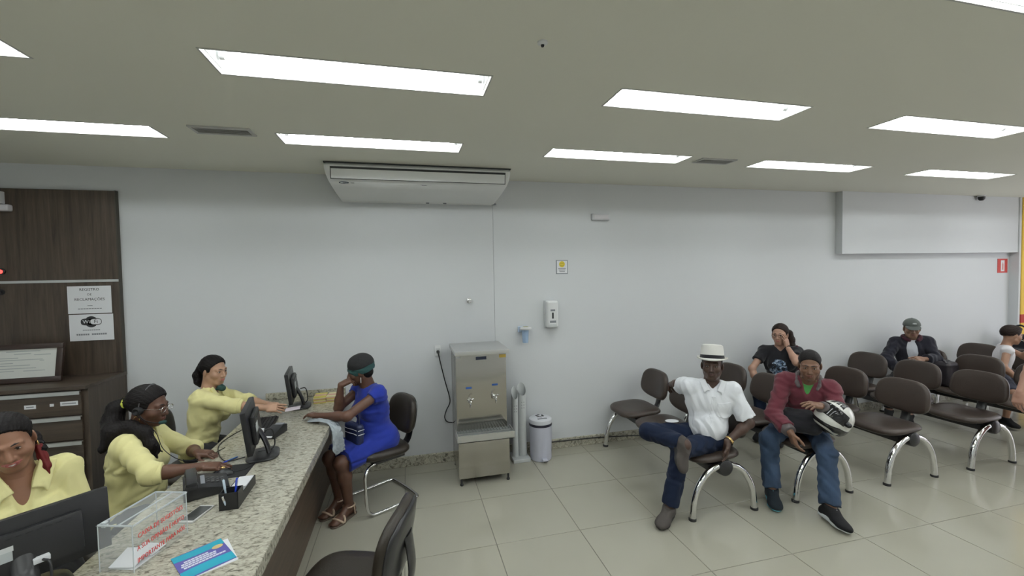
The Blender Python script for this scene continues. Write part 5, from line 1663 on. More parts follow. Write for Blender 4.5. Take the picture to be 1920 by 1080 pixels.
# ------------------------------------------------------------------ attendant in the foreground, smiling
def attendant_near():
    p = Person((-1.75, 2.42, 0.635), (0.70, -0.70), lean=(0.050, -0.075, 0.48), s_=0.97, fem=True, w=1.02)
    p.hs = 0.98
    p.arm(1, (-1.545, 2.235, 0.84), (0.25, -0.1, -1.0), hand_dir=(0.5, -0.85, -0.05), palm=(0, 0, -1), curl=0.35)
    p.arm(-1, (-1.60, 2.06, 0.85), (-0.8, -0.6, -0.3), hand_dir=(0.8, -0.55, -0.05), palm=(0, 0, -1), curl=0.35)
    p.leg(1, (-1.46, 2.28, 0.10), (0.7, -0.7, 0.8)); p.leg(-1, (-1.62, 2.12, 0.10), (0.7, -0.7, 0.8))
    p.head((0.56, -0.80, -0.24), up=(-0.12, -0.16, 1.0), off=(0.004, -0.002, -0.004))
    p.start('person in a yellow shirt smiling and looking down behind the foreground monitor')
    p.body(SK1, head_kw=dict(smile=True, fat=0.003, h=0.003), h=0.007)
    p.face(LIPM, BROW, smile=True, brow_r=0.0030)
    shirt(p, 'yellow_shirt', YSH, 1.12, o=0.016, hem=-0.05, vneck=0.080, seed=11, amp=0.0055, h=0.0062, low=0.095)
    collar(p, YSH, flap=0.085, wide=0.020)
    patch(p, 'shirt_emblem', M('emblem_red', (0.50, 0.14, 0.10), rough=0.7), (0.085, 0.325), (0.032, 0.0055), 0.0185, 0.0055, 11)
    trousers(p, 'black_trousers', BPANT)
    shoes(p, SHOEB, SOLE)
    def tail(F):
        P = p.hp
        F.ball(P(0, -0.115, 0.015), 0.040, 0.02)
        F.chain([P(0.02, -0.12, 0.0), P(0.065, -0.09, -0.06), P(0.088, -0.02, -0.10)], [0.030, 0.022, 0.015], 0.02)
    p.cap_hair(HAIR, r=0.008, line=0.050, low=-0.012, h=0.0034, extra=tail)
    F = Field(0.0035)
    P = p.hp
    F.chain([P(0.076, -0.03, -0.085), P(0.080, -0.005, -0.125), P(0.082, 0.025, -0.165), P(0.082, 0.045, -0.205)], [0.015, 0.016, 0.013, 0.004], 0.012)
    F.disp = lambda Q: 0.0015 * np.sin((Q @ p.hL) * 420 + 2 * np.sin((Q @ p.hU) * 30))
    solid('dyed_hair_end', F, M('hair_red', (0.11, 0.012, 0.012), rough=0.55, var=0.4, spec=0.2), p.root, p.base)
    earring(p, 1, 0.010)
attendant_near()

# ------------------------------------------------------------------ attendant with the headset
def attendant_headset():
    p = Person((-1.67, 3.03, 0.555), (0.98, 0.08), lean=(0.055, 0.045, 0.46), s_=0.95, fem=True, w=1.12, belly=0.02)
    p.arm(-1, (-1.185, 2.835, 0.852), (0.1, -0.85, -0.5), hand_dir=(0.97, 0.0, -0.10), palm=(0, 0.15, -1), curl=0.42, thumb=0.2)
    p.arm(1, (-1.335, 3.13, 0.83), (0.2, 0.8, -0.6), hand_dir=(0.95, -0.2, -0.1), palm=(0, 0, -1), curl=0.45)
    p.leg(1, (-1.32, 3.14, 0.10), (1, 0, 0.8)); p.leg(-1, (-1.32, 2.94, 0.10), (1, 0, 0.8))
    p.head((0.975, -0.10, -0.16), up=(0.10, 0, 1), off=(0.012, 0.0, -0.01))
    p.start('person in a yellow shirt with a headset and a long black ponytail')
    p.body(SK2, head_kw=dict(fat=0.004, h=0.0034), h=0.007)
    p.face(LIPD, BROW)
    shirt(p, 'yellow_shirt', YSH, 1.10, o=0.018, hem=-0.10, vneck=0.07, seed=4, amp=0.0065, h=0.0064, flare=0.006, low=0.055)
    collar(p, YSH, flap=0.062, wide=0.008)
    F = Field(0.005)
    d = unit(p.wr[-1] - p.elb[-1]); c = p.elb[-1] + d * 0.030
    F.cone(c - d * 0.022, c + d * 0.022, 0.062, 0.058, 0.01, [(c + d * 0.02, d), (c - d * 0.02, -d)])
    F.disp = folds(0.003, 30, 8)
    solid('rolled_cuff', F, YSH, p.root, p.base)
    trousers(p, 'black_trousers', BPANT)
    shoes(p, SHOEB, SOLE)
    B = p.base
    def tail(F):
        P = p.hp
        F.ball(P(0, -0.118, 0.012), 0.040, 0.02)
    p.cap_hair(HAIR, r=0.011, line=0.058, low=-0.022, h=0.0036, extra=tail)
    F = Field(0.0045)
    P = p.hp
    S, u, f, l = p.sh[-1], p.u, p.f, p.l
    pts = [P(0, -0.128, 0.008), P(-0.012, -0.165, -0.03), P(-0.030, -0.165, -0.10), S - f * 0.095 + u * 0.075 + l * 0.055, S - f * 0.015 + u * 0.098 + l * 0.050, S + f * 0.068 + u * 0.072 + l * 0.030, S + f * 0.118 + u * 0.000 + l * 0.020, S + f * 0.150 - u * 0.075 + l * 0.030]
    F.chain(pts, [0.032, 0.046, 0.050, 0.046, 0.038, 0.034, 0.026, 0.007], 0.03)
    F.chain([S - f * 0.09 + u * 0.06 + l * 0.05, S - f * 0.115 - u * 0.02 + l * 0.02], [0.040, 0.022], 0.03)
    F.chain([S + f * 0.10 + u * 0.02 + l * 0.02, S + f * 0.165 - u * 0.045 + l * 0.045], [0.022, 0.004], 0.02)
    F.disp = lambda Q: 0.0016 * np.sin(Q @ V3(340, 260, 60) + 3.5 * np.sin(Q @ V3(10, 20, 36))) + 0.0012 * np.sin(Q @ V3(420, -380, 60))
    pt = solid('ponytail', F, HAIR, p.root, p.base)
    F = Field(0.004)
    pts = [P(0.03 * math.cos(a), -0.122, 0.010 + 0.032 * math.sin(a)) for a in [2 * PI * i / 12 for i in range(13)]]
    F.chain(pts, [0.0125] * 13, 0.006)
    F.disp = folds(0.002, 120, 3)
    solid('hair_tie', F, M('tie_yellow', (0.62, 0.66, 0.10), rough=0.7), p.root, p.base)
    # headset
    hb = [P(0.084 * math.cos(a), -0.004 + 0.006 * math.sin(a), 0.008 + 0.128 * math.sin(a)) for a in [-0.10 + (PI + 0.20) * i / 20 for i in range(21)]]
    bm = bmesh.new()
    tube(bm, [VV(q, B) for q in hb], 0.0055, 8, flat=0.6)
    hs = fin('headset_band', bm, M('headset_grey', (0.10, 0.10, 0.105), rough=0.35), p.root, smooth=True)
    for e in (1, -1):
        F = Field(0.0035)
        F.cone(P(e * 0.080, -0.004, -0.006), P(e * 0.096, -0.004, -0.006), 0.026, 0.023, 0.006)
        F.ball(P(e * 0.112, -0.004, -0.006), 0.017, 0.004, sub=True)
        solid('ear_cup', F, BLACKM, hs, (0, 0, 0)).location = tuple(-B)
    bm = bmesh.new()
    tube(bm, [VV(q, B) for q in catmull([P(-0.092, 0.004, -0.020), P(-0.088, 0.040, -0.055), P(-0.065, 0.085, -0.075), P(-0.040, 0.110, -0.078)], 6)], 0.0028, 8)
    fin('microphone_boom', bm, BLACKM, hs, smooth=True)
    F = Field(0.003)
    F.cone(P(-0.046, 0.104, -0.078), P(-0.028, 0.118, -0.078), 0.010, 0.011, 0.004)
    solid('microphone', F, M('foam_dark_green', (0.015, 0.045, 0.042), rough=0.9), hs, (0, 0, 0)).location = tuple(-B)
    bm = bmesh.new()
    tube(bm, [Vector(V3(*q) - B) for q in catmull([P(-0.092, -0.004, -0.03), p.neck + p.f * 0.10 - p.l * 0.05, (-1.44, 2.97, 0.93), (-1.36, 3.00, 0.84), (-1.28, 3.10, 0.806), (-1.22, 3.25, 0.804)], 6)], 0.0024, 6)
    fin('headset_cord', bm, BLACKM, hs, smooth=True)
    # glasses
    bm = bmesh.new()
    for e in (1, -1):
        c = P(e * 0.033, 0.105, -0.002)
        tube(bm, [Vector(c + p.hL * 0.023 * math.cos(a) + p.hU * 0.017 * math.sin(a) - B) for a in [2 * PI * i / 18 for i in range(18)]], 0.0014, 6, closed=True)
        tube(bm, [VV(q, B) for q in (P(e * 0.056, 0.103, 0.004), P(e * 0.078, 0.04, 0.004), P(e * 0.081, -0.01, 0.0))], 0.0014, 6)
    tube(bm, [VV(q, B) for q in (P(0.010, 0.106, 0.002), P(0, 0.109, 0.004), P(-0.010, 0.106, 0.002))], 0.0014, 6)
    fin('glasses', bm, CHROME, p.root, smooth=True)
    earring(p, -1, 0.017)
    # ring on the mouse hand
    d, n, _, _ = p.hands[-1]
    F = Field(0.0022)
    c = p.wr[-1] + d * 0.112 + np.cross(n, d) * -1 * -0.010 + V3(0, 0, -0.006)
    F.cone(c - d * 0.003, c + d * 0.003, 0.0105, 0.0105, 0.001)
    solid('ring', F, GOLD, p.root, p.base)
attendant_headset()

# ------------------------------------------------------------------ attendant at the far end
def attendant_far():
    p = Person((-1.665, 3.98, 0.555), (0.98, -0.12), lean=(0.055, 0.055, 0.47), s_=0.96, fem=True, w=1.0)
    p.arm(-1, (-1.115, 3.835, 0.885), (0.25, -0.85, -0.45), hand_dir=(0.97, -0.1, -0.05), palm=(0, 0.7, -0.6), curl=0.45, thumb=0.5)
    p.arm(1, (-1.14, 3.97, 0.875), (0.2, 0.8, -0.5), hand_dir=(0.9, -0.35, -0.05), palm=(0, -0.7, -0.6), curl=0.45)
    p.leg(1, (-1.33, 4.06, 0.10), (1, 0, 0.8)); p.leg(-1, (-1.33, 3.88, 0.10), (1, 0, 0.8))
    p.head((0.90, -0.40, -0.10), up=(0.04, 0, 1), off=(0.0, 0.01, -0.005))
    p.start('person in a yellow shirt at the far end of the counter, hair tied back')
    p.body(SK3, head_kw=dict(h=0.0036), h=0.0075)
    p.face(LIPL, BROW)
    shirt(p, 'yellow_shirt', YSH, 1.16, o=0.018, hem=-0.10, vneck=0.07, seed=9, amp=0.0065, h=0.0068, flare=0.005, low=0.05)
    collar(p, YSH, flap=0.060, wide=0.008)
    d = unit(p.wr[-1] - p.elb[-1]); c = p.elb[-1] + d * 0.045
    F = Field(0.005)
    F.cone(c - d * 0.022, c + d * 0.022, 0.057, 0.053, 0.01, [(c + d * 0.02, d), (c - d * 0.02, -d)])
    solid('rolled_cuff', F, YSH, p.root, p.base)
    trousers(p, 'black_trousers', BPANT)
    shoes(p, SHOEB, SOLE)
    def tail(F):
        P = p.hp
        F.ball(P(0, -0.110, 0.000), 0.038, 0.02)
        F.ball(P(0.0, -0.135, 0.035), 0.016, 0.012)
        F.chain([P(0, -0.125, -0.005), P(-0.010, -0.140, -0.055), P(-0.018, -0.125, -0.105), P(-0.022, -0.10, -0.14)], [0.034, 0.036, 0.028, 0.012], 0.02)
    p.cap_hair(HAIR, r=0.008, line=0.052, low=-0.014, h=0.0038, extra=tail)
    # headset worn round the neck
    F = Field(0.004)
    F.chain([p.neck + p.f * 0.072 * math.cos(a) + p.l * 0.072 * math.sin(a) + p.u * 0.004 for a in [-2.2 + 4.4 * i / 10 for i in range(11)]], [0.006] * 11, 0.004)
    F.cone(p.neck + p.f * 0.088 + p.u * 0.020 - p.l * 0.01, p.neck + p.f * 0.105 + p.u * 0.014 - p.l * 0.015, 0.028, 0.026, 0.006)
    solid('headset', F, M('foam_dark_green', (0.015, 0.045, 0.042), rough=0.9), p.root, p.base)
attendant_far()

# ------------------------------------------------------------------ customer in the blue dress
def customer_blue():
    p = Person((-0.262, 3.865, 0.535), (-0.80, -0.60), lean=(-0.075, -0.025, 0.47), s_=0.965, fem=True, w=1.06, belly=0.015)
    S = p.sh
    p.elb[1], p.wr[1] = V3(-0.475, 3.535, 0.850), V3(-0.705, 3.640, 0.845)
    p.hands[1] = (unit(V3(-0.80, 0.55, 0.06)), V3(-0.2, 0.1, -1), 0.55, 0.5)
    p.elb[-1], p.wr[-1] = V3(-0.575, 3.800, 0.848), V3(-0.545, 3.760, 1.050)
    p.hands[-1] = (unit(V3(0.80, 0.05, 0.35)), V3(0.1, 0.35, -0.9), 1.05, 0.6)
    p.leg(1, (-0.495, 3.640, 0.085), (-0.75, -0.6, 0.55), toe=(-0.55, -0.80, 0)); p.leg(-1, (-0.585, 3.760, 0.085), (-0.75, -0.6, 0.55), toe=(-0.62, -0.75, 0))
    p.head((-0.93, 0.02, -0.20), up=(-0.06, -0.06, 1), off=(-0.012, -0.01, -0.022))
    p.start('person in a royal blue dress resting head on hand at the counter')
    p.bare = True
    p.body(SK4, head_kw=dict(h=0.0036), h=0.0056)
    p.face(LIPX, BROW)
    F = Field(0.0062)
    o = 0.013
    p.torso(F, o, 0.05)
    for e in (1, -1):
        p.arm_shape(F, e, o, 0.26, flare=0.004)
        A, Bk = p.hip[e], p.kn[e]
        E = A + (Bk - A) * 0.90
        F.cone(A, E + (Bk - A) * 0.12, 0.108, 0.090, 0.06, [(E, Bk - A)])
    m1, m2 = (p.hip[1] + p.hip[-1]) / 2, (p.kn[1] + p.kn[-1]) / 2
    E = m1 + (m2 - m1) * 0.90
    F.cone(m1, E + (m2 - m1) * 0.12, 0.105, 0.085, 0.06, [(E, m2 - m1)])
    F.cone(E - (m2 - m1) * 0.12 - V3(0, 0, 0.05), E + V3(0.0, 0, -0.075), 0.055, 0.045, 0.05, [(E, m2 - m1)])
    F.cut(p.neck - p.u * 0.01, p.neck + p.u * 0.15, 0.064, 0.080, 0.004)
    F.disp = folds(0.0052, 62, 21)
    solid('blue_dress', F, BLUED, p.root, p.base)
    # head wrap: black crown, green band
    F = Field(0.004)
    P, ax = p.hp, (p.hL, p.hF, p.hU)
    F.ell(P(0, -0.020, 0.050), V3(0.098, 0.112, 0.096), ax, 0.015, [(P(0, 0.0, 0.032), -p.hU + p.hF * -0.10)])
    F.disp = folds(0.003, 40, 5)
    hw = solid('head_wrap', F, M('wrap_black', (0.011, 0.011, 0.012), rough=0.85, bump=0.2, bscale=200), p.root, p.base)
    F = Field(0.004)
    F.ell(P(0, -0.018, 0.030), V3(0.094, 0.113, 0.090), ax, 0.010, [(P(0, 0, 0.050), p.hU + p.hF * 0.10), (P(0, 0, -0.022), -p.hU - p.hF * 0.12)])
    F.disp = folds(0.0025, 60, 6, stretch=(1, 1, 3))
    solid('wrap_band', F, M('wrap_green', (0.020, 0.070, 0.070), rough=0.8, bump=0.2, bscale=220), p.root, p.base)
    F = Field(0.004)
    F.ell(P(0, -0.050, -0.025), V3(0.070, 0.055, 0.055), ax, 0.01)
    solid('hair', F, HAIR, p.root, p.base)
    bm = bmesh.new()
    c = P(0.082, -0.005, -0.040) - p.base
    tube(bm, [Vector(c), Vector(c - V3(0, 0, 0.045))], 0.003, 8)
    fin('earring', bm, M('earring_pearl', (0.70, 0.68, 0.62), rough=0.25), p.root, smooth=True)
    # sandals
    SD = M('sandal_straps', (0.50, 0.38, 0.28), rough=0.35, var=0.05)
    for e in (1, -1):
        C, t = p.an[e], p.feet[e]
        up = unit(p.kn[e] - C); up = unit(up - t * (up @ t)); up = UPV
        sd = np.cross(up, t)
        heel, ball, toe = C - t * 0.035 - up * 0.045, C + t * 0.112 - up * 0.058, C + t * 0.16 - up * 0.06
        F = Field(0.0035)
        zc = [(V3(0, 0, 0.012), UPV), (V3(0, 0, 0.001), -UPV)]
        hz = V3(1, 1, 0)
        F.cone(heel * hz, ball * hz, 0.036, 0.044, 0.02, zc)
        F.cone(ball * hz, toe * hz, 0.046, 0.038, 0.02, zc)
        so = solid('sandal_sole', F, M('sandal_sole', (0.10, 0.075, 0.055), rough=0.6), p.root, p.base)
        def strap(c, r1, r2, a0, a1, tilt, th=0.0045):
            F = Field(0.003)
            pts = []
            for i in range(13):
                a = a0 + (a1 - a0) * i / 12
                pts.append(c + sd * r1 * math.cos(a) + (up * r2 + t * tilt) * math.sin(a))
            F.chain(pts, [th] * 13, 0.004)
            solid('sandal_strap', F, SD, so, (0, 0, 0)).location = tuple(-p.base)
        strap(ball - up * 0.006, 0.051, 0.034, 0, PI, -0.025, 0.0085)
        strap(ball - up * 0.006 + t * 0.012, 0.050, 0.031, 0, PI, 0.025, 0.0075)
        strap(C + t * 0.0 + up * 0.005, 0.043, 0.0, 0, 2 * PI, 0.047, 0.006)
        F = Field(0.003)
        for q in (1, -1): F.chain([C + sd * q * 0.042 - t * 0.01 + up * 0.005, C + sd * q * 0.041 - t * 0.02 - up * 0.068], [0.0055, 0.0055], 0.004)
        solid('sandal_strap', F, SD, so, (0, 0, 0)).location = tuple(-p.base)
    return p
PB = customer_blue()
# plastic bag hanging from her forearm, dark handbag on her lap
def carrier_bag():
    c = V3(-0.575, 3.565, 0.72)
    t = empty('plastic_bag', tuple(c), 'silvery plastic bag hanging over the counter edge beside the blue dress', 'bag')
    path = catmull([(-0.775, 3.655, 0.806), (-0.72, 3.62, 0.822), (-0.655, 3.585, 0.828), (-0.60, 3.555, 0.818), (-0.562, 3.535, 0.775), (-0.548, 3.53, 0.70), (-0.545, 3.535, 0.625), (-0.540, 3.545, 0.575)], 6)
    wd = [0.035, 0.05, 0.055, 0.055, 0.065, 0.085, 0.100, 0.075]
    rg = random.Random(5)
    n, m = len(path), 17
    for layer, name in ((0, 'bag_front'), (1, 'bag_back')):
        bm = bmesh.new()
        G = []
        for i, q in enumerate(path):
            s_ = i / (n - 1) * 7
            w_ = wd[int(s_)] + (wd[min(7, int(s_) + 1)] - wd[int(s_)]) * (s_ - int(s_))
            d = Vector((-0.25, -0.95, 0)).normalized()
            hang = min(1, max(0, (s_ - 3.2)))
            nrm = Vector((0.93, -0.25, 0.15)) * hang + Vector((0, 0, 1)) * (1 - hang)
            row = []
            for j in range(m):
                v = j / (m - 1) * 2 - 1
                bul = (1 - v * v) * (0.006 + 0.022 * hang) * (1 if layer == 0 else -0.15)
                cr = 0.009 * math.sin(9 * v + 2.1 * s_) * math.sin(3.3 * s_ + 5 * v) + 0.006 * math.sin(17 * v - 4 * s_) + rg.uniform(-0.0035, 0.0035)
                pnt = q + d * (-v * w_) + nrm * (bul + 1.7 * cr * (0.35 + 0.65 * hang) * (1 - 0.7 * abs(v)))
                if pnt.z < 0.807 and hang < 0.1: pnt.z = 0.807 + rg.uniform(0, 0.006)
                row.append(bm.verts.new(pnt - Vector(c)))
            G.append(row)
        for A, B in zip(G, G[1:]):
            for j in range(m - 1): bm.faces.new((A[j], A[j + 1], B[j + 1], B[j]))
        o = fin(name, bm, M('silver_plastic', (0.36, 0.40, 0.43), rough=0.22, var=0.30, scale=20), t, smooth=True, angle=0.6)
        md = o.modifiers.new('thickness', 'SOLIDIFY'); md.thickness = 0.0012
carrier_bag()
def handbag():
    c = V3(-0.445, 3.70, 0.60)
    t = empty('handbag', tuple(c), 'dark navy handbag with pale trim on the lap of the blue dress', 'bag')
    f, l = unit(V3(-0.8, -0.6, 0)), unit(V3(0.6, -0.8, 0))
    F = Field(0.005)
    F.rbox(V3(-0.445, 3.70, 0.655), V3(0.032, 0.105, 0.088), (f, l, UPV), 0.025, 0.01)
    F.disp = folds(0.003, 30, 2)
    NV = M('navy_leather', (0.012, 0.018, 0.060), rough=0.4, var=0.1)
    solid('bag_body', F, NV, t, c)
    bm = bmesh.new()
    tube(bm, [VV(q, c) for q in catmull([V3(-0.445, 3.70, 0.735) + l * 0.075, V3(-0.435, 3.70, 0.80) + l * 0.060, V3(-0.42, 3.70, 0.835), V3(-0.435, 3.70, 0.80) - l * 0.060, V3(-0.445, 3.70, 0.735) - l * 0.075], 5)], 0.006, 8)
    fin('strap', bm, NV, t, smooth=True)
    for z in (0.665, 0.70):
        bm = bmesh.new()
        tube(bm, [Vector(V3(-0.445, 3.70, z) + f * 0.033 + l * x - c + V3(0, 0, 0.004 * math.sin(x * 30))) for x in (-0.09, -0.04, 0.0, 0.04, 0.09)], 0.0028, 6)
        fin('trim_line', bm, PAPER, t, smooth=True)
        bm = bmesh.new()
        tube(bm, [Vector(V3(-0.445, 3.70, z) + l * 0.106 + f * x - c) for x in (-0.028, 0.0, 0.028)], 0.0028, 6)
        fin('trim_line', bm, PAPER, t, smooth=True)
handbag()
# ------------------------------------------------------------------ man in the white hat, ankle over knee
def man_white_hat():
    p = Person((2.42, 3.05, 0.545), (-0.78, -0.62), lean=(0.005, -0.05, 0.45), s_=0.965, w=1.02, twist=0.42, belly=0.025)
    p.arm(1, (2.445, 2.835, 0.585), (0.9, -0.2, -0.1), hand_dir=(-0.25, -0.05, -0.95), palm=(-0.9, 0.3, 0.1), curl=0.5)
    p.elb[-1], p.wr[-1] = V3(2.345, 3.335, 0.925), V3(2.435, 3.560, 0.862)
    p.hands[-1] = (unit(V3(0.55, 0.75, -0.35)), V3(0.45, -0.5, -0.7), 0.75, 0.4)
    p.kn[1], p.an[1] = V3(2.055, 2.885, 0.545), V3(1.955, 2.890, 0.095)
    p.feet[1] = unit(V3(-0.80, -0.60, 0))
    p.kn[-1], p.an[-1] = V3(1.945, 3.170, 0.600), V3(2.035, 2.800, 0.625)
    p.feet[-1] = unit(V3(-0.10, -0.42, -0.85))
    p.head((-0.66, -0.73, 0.06), up=(0.04, 0.05, 1), off=(0.0, -0.004, -0.022))
    p.start('person in a white short sleeved shirt and white hat, ankle crossed over knee')
    p.body(SK5, head_kw=dict(h=0.0036), h=0.0072, sole={-1: V3(0.35, -0.75, 0.55)})
    p.face(LIPX, BROW)
    shirt(p, 'white_shirt', WSH, {1: 0.86, -1: 0.62}, o=0.016, hem=-0.075, vneck=0.065, seed=31, amp=0.0075, h=0.0064, flare=0.018, low=0.055)
    collar(p, WSH, flap=0.068, wide=0.014)
    patch(p, 'shirt_pocket', WSH, (0.085, 0.295), (0.050, 0.055), 0.0195, 0.0075, 31)
    F = Field(0.004)
    patch(p, 'button_placket', WSH, (0.0, 0.17), (0.014, 0.23), 0.0182, 0.0075, 31)
    trousers(p, 'jeans', JEAN, o=0.016, to={1: 1.93, -1: 1.90}, seed=5, amp=0.007, flare=0.010)
    shoes(p, SHOEG, SOLE, o=0.012, sole={-1: V3(0.35, -0.75, 0.55)})
    # wrist watch
    wb_ = wristband(p, 1, GOLD, 'watch_strap', r=0.035, wd=0.008, back=0.020)
    d = unit(p.wr[1] - p.elb[1]); c = p.wr[1] - d * 0.020 + unit(V3(-0.1, -1, 0)) * 0.033
    F = Field(0.003)
    F.ball(c, 0.012, 0.002)
    solid('watch_case', F, GOLD, wb_, (0, 0, 0)).location = tuple(-p.base)
    # fedora with a black band
    P, ax = p.hp, (p.hL, p.hF, p.hU)
    STRAW = M('white_straw', (0.72, 0.71, 0.67), rough=0.8, var=0.05, bump=0.3, bscale=300)
    bm = bmesh.new()
    tl = p.hU - p.hF * 0.09
    tl = unit(tl); fx = unit(p.hF - tl * (p.hF @ tl)); lx = np.cross(tl, fx)
    C = P(0, -0.012, 0.052)
    prof = [(0.88, 0.0), (0.90, -0.002), (1.24, -0.004), (1.27, 0.002), (1.25, 0.006), (1.0, 0.006), (0.97, 0.03), (0.92, 0.080), (0.86, 0.108), (0.72, 0.116), (0.40, 0.102), (0.0, 0.088)]
    n = 40
    rings = []
    for s_, z in prof:
        if s_ == 0:
            rings.append([bm.verts.new(Vector(C + tl * z - p.base))]); continue
        R = []
        for k in range(n):
            a = 2 * PI * k / n
            x, y = 0.092 * s_ * math.cos(a), 0.112 * s_ * math.sin(a)
            zz = z
            if s_ > 1.1: zz += 0.011 * (math.cos(a) ** 2) - 0.010 * max(0, math.sin(a)) + 0.012 * max(0, -math.sin(a))
            if z > 0.07: x *= 1 - 0.10 * max(0, math.sin(a)); zz += 0.004 * math.sin(a)
            R.append(bm.verts.new(Vector(C + lx * x + fx * y + tl * zz - p.base)))
        rings.append(R)
    for A, B in zip(rings, rings[1:]):
        for k in range(n):
            if len(B) == 1: bm.faces.new((A[k], A[(k+1) % n], B[0]))
            else: bm.faces.new((A[k], A[(k+1) % n], B[(k+1) % n], B[k]))
    hat = fin('straw_hat', bm, STRAW, p.root, smooth=True)
    bm = bmesh.new()
    rr = []
    for z, s_ in ((0.006, 1.012), (0.010, 1.015), (0.030, 0.985), (0.033, 0.972)):
        rr.append([bm.verts.new(Vector(C + lx * 0.092 * s_ * math.cos(2*PI*k/n) + fx * 0.112 * s_ * math.sin(2*PI*k/n) + tl * z - p.base)) for k in range(n)])
    for A, B in zip(rr, rr[1:]):
        for k in range(n): bm.faces.new((A[k], A[(k+1) % n], B[(k+1) % n], B[k]))
    fin('hat_band', bm, BLKT, hat, smooth=True)
    F = Field(0.005)
    F.ell(P(0, -0.020, 0.030), V3(0.079, 0.099, 0.075), ax, 0.01, [(P(0, 0.015, 0.0), p.hF - p.hU * 0.3), (P(0, 0, -0.01), -p.hU + p.hF * 0.3)])
    solid('hair', F, M('hair_greying', (0.05, 0.05, 0.05), rough=0.7), p.root, p.base)
man_white_hat()
pl = empty('white_paper', (2.10, 3.28, 0.62), 'small white paper lying on the raised jeans leg of the man in the hat', 'paper')
F = Field(0.004)
F.ell(V3(2.17, 3.165, 0.668), V3(0.060, 0.040, 0.006), (unit((0.9, -0.2, -0.05)), unit((0.2, 0.9, 0.0)), UPV), 0.004)
solid('paper_fold', F, PAPER, pl, (2.10, 3.28, 0.62))

# ------------------------------------------------------------------ man in the maroon sweater with a helmet
def man_maroon():
    p = Person((3.42, 3.07, 0.550), (-0.71, -0.70), lean=(-0.10, -0.16, 0.44), s_=0.975, w=1.03, belly=0.01)
    p.elb[-1], p.wr[-1] = V3(3.015, 2.965, 0.705), V3(2.975, 2.760, 0.630)
    p.hands[-1] = (unit(V3(0.15, -0.30, -0.94)), V3(0.85, -0.35, 0.1), 0.55, 0.4)
    p.elb[1], p.wr[1] = V3(3.360, 2.640, 0.720), V3(3.165, 2.665, 0.855)
    p.hands[1] = (unit(V3(-0.95, -0.05, 0.22)), V3(-0.1, 0.25, -0.95), 0.45, 0.5)
    p.leg(1, (3.125, 2.545, 0.10), (-0.35, -0.65, 0.9), toe=(-0.20, -0.98, 0)); p.leg(-1, (2.93, 2.895, 0.10), (-0.85, -0.2, 0.8), toe=(-0.55, -0.80, 0))
    p.head((-0.74, -0.67, -0.16), up=(-0.12, -0.10, 1), off=(-0.01, -0.014, -0.02))
    p.start('person in a maroon sweater and jeans leaning forward on the second bench')
    p.body(SK6, head_kw=dict(h=0.0034), h=0.0072)
    p.face(LIPD, BROW, brow_r=0.0042)
    F = shirt(p, 'maroon_sweater', MAROON, 1.80, o=0.020, hem=-0.02, vneck=0.080, seed=41, amp=0.008, h=0.0068, flare=0.004, low=0.048)
    shirt(p, 'green_tee', GREEN, 0.3, o=0.011, hem=0.20, vneck=0.045, seed=42, amp=0.002, h=0.0068, low=-0.01)
    for e, t0 in ((-1, 0.86), (1, 0.84)):
        d = unit(p.wr[e] - p.elb[e]); c = p.elb[e] + (p.wr[e] - p.elb[e]) * t0
        F = Field(0.005)
        F.cone(c - d * 0.03, c + d * 0.03, 0.054, 0.048, 0.01, [(c + d * 0.028, d), (c - d * 0.028, -d)])
        F.disp = folds(0.002, 60, 3)
        solid('grey_cuff', F, GREYC, p.root, p.base)
    F = Field(0.0055)
    pts = []
    for k in range(17):
        a = -2.25 + 4.5 * k / 16
        d = -p.f * math.cos(a) + p.l * math.sin(a)
        pts.append(p.neck + d * 0.084 + p.u * (0.022 - 0.050 * max(0, (abs(a) - 1.2)) ** 1.2) + p.f * (0.008 + 0.030 * max(0, abs(a) - 1.4)))
    F.chain(pts, [0.011 + 0.007 * math.sin(PI * (k + 1) / 18) for k in range(17)], 0.012)
    F.disp = folds(0.003, 40, 9)
    solid('grey_collar', F, GREYC, p.root, p.base)
    trousers(p, 'jeans', JEANF, o=0.017, to=1.95, seed=45, amp=0.008, flare=0.012)
    shoes(p, SHOEB, SOLEW, name='sneaker', o=0.013, e_list=(1,), laces=PAPER)
    shoes(p, M('sneaker_black_teal', (0.010, 0.015, 0.020), rough=0.75, spec=0.25), SOLEC, name='sneaker', o=0.013, e_list=(-1,), laces=M('lace_cyan', (0.10, 0.40, 0.50), rough=0.6))
    p.cap_hair(HAIR, r=0.0045, line=0.060, low=0.000, h=0.0038, strands=0.0003)
    F = Field(0.004)
    P = p.hp
    F.chain([P(-0.066, 0.01, -0.045), P(-0.045, 0.045, -0.088), P(0, 0.070, -0.100), P(0.045, 0.045, -0.088), P(0.066, 0.01, -0.045)], [0.008, 0.014, 0.017, 0.014, 0.008], 0.012)
    solid('beard', F, M('beard_dark', (0.085, 0.046, 0.032), rough=0.8, var=0.3), p.root, p.base)
    return p
PM = man_maroon()
def lap_jacket():
    c = V3(3.20, 2.90, 0.62)
    t = empty('folded_jacket', tuple(c), 'black folded jacket on the lap of the man with the helmet', 'jacket')
    F = Field(0.006)
    F.rbox(V3(3.215, 2.905, 0.665), V3(0.085, 0.125, 0.075), (unit((-0.71, -0.70, -0.12)), unit((0.70, -0.71, 0)), unit((-0.08, -0.08, 1))), 0.05, 0.02)
    F.cone(V3(3.13, 2.86, 0.62), V3(3.23, 2.76, 0.63), 0.045, 0.05, 0.04)
    F.disp = folds(0.007, 55, 77)
    solid('jacket_cloth', F, BLKT, t, c)
lap_jacket()
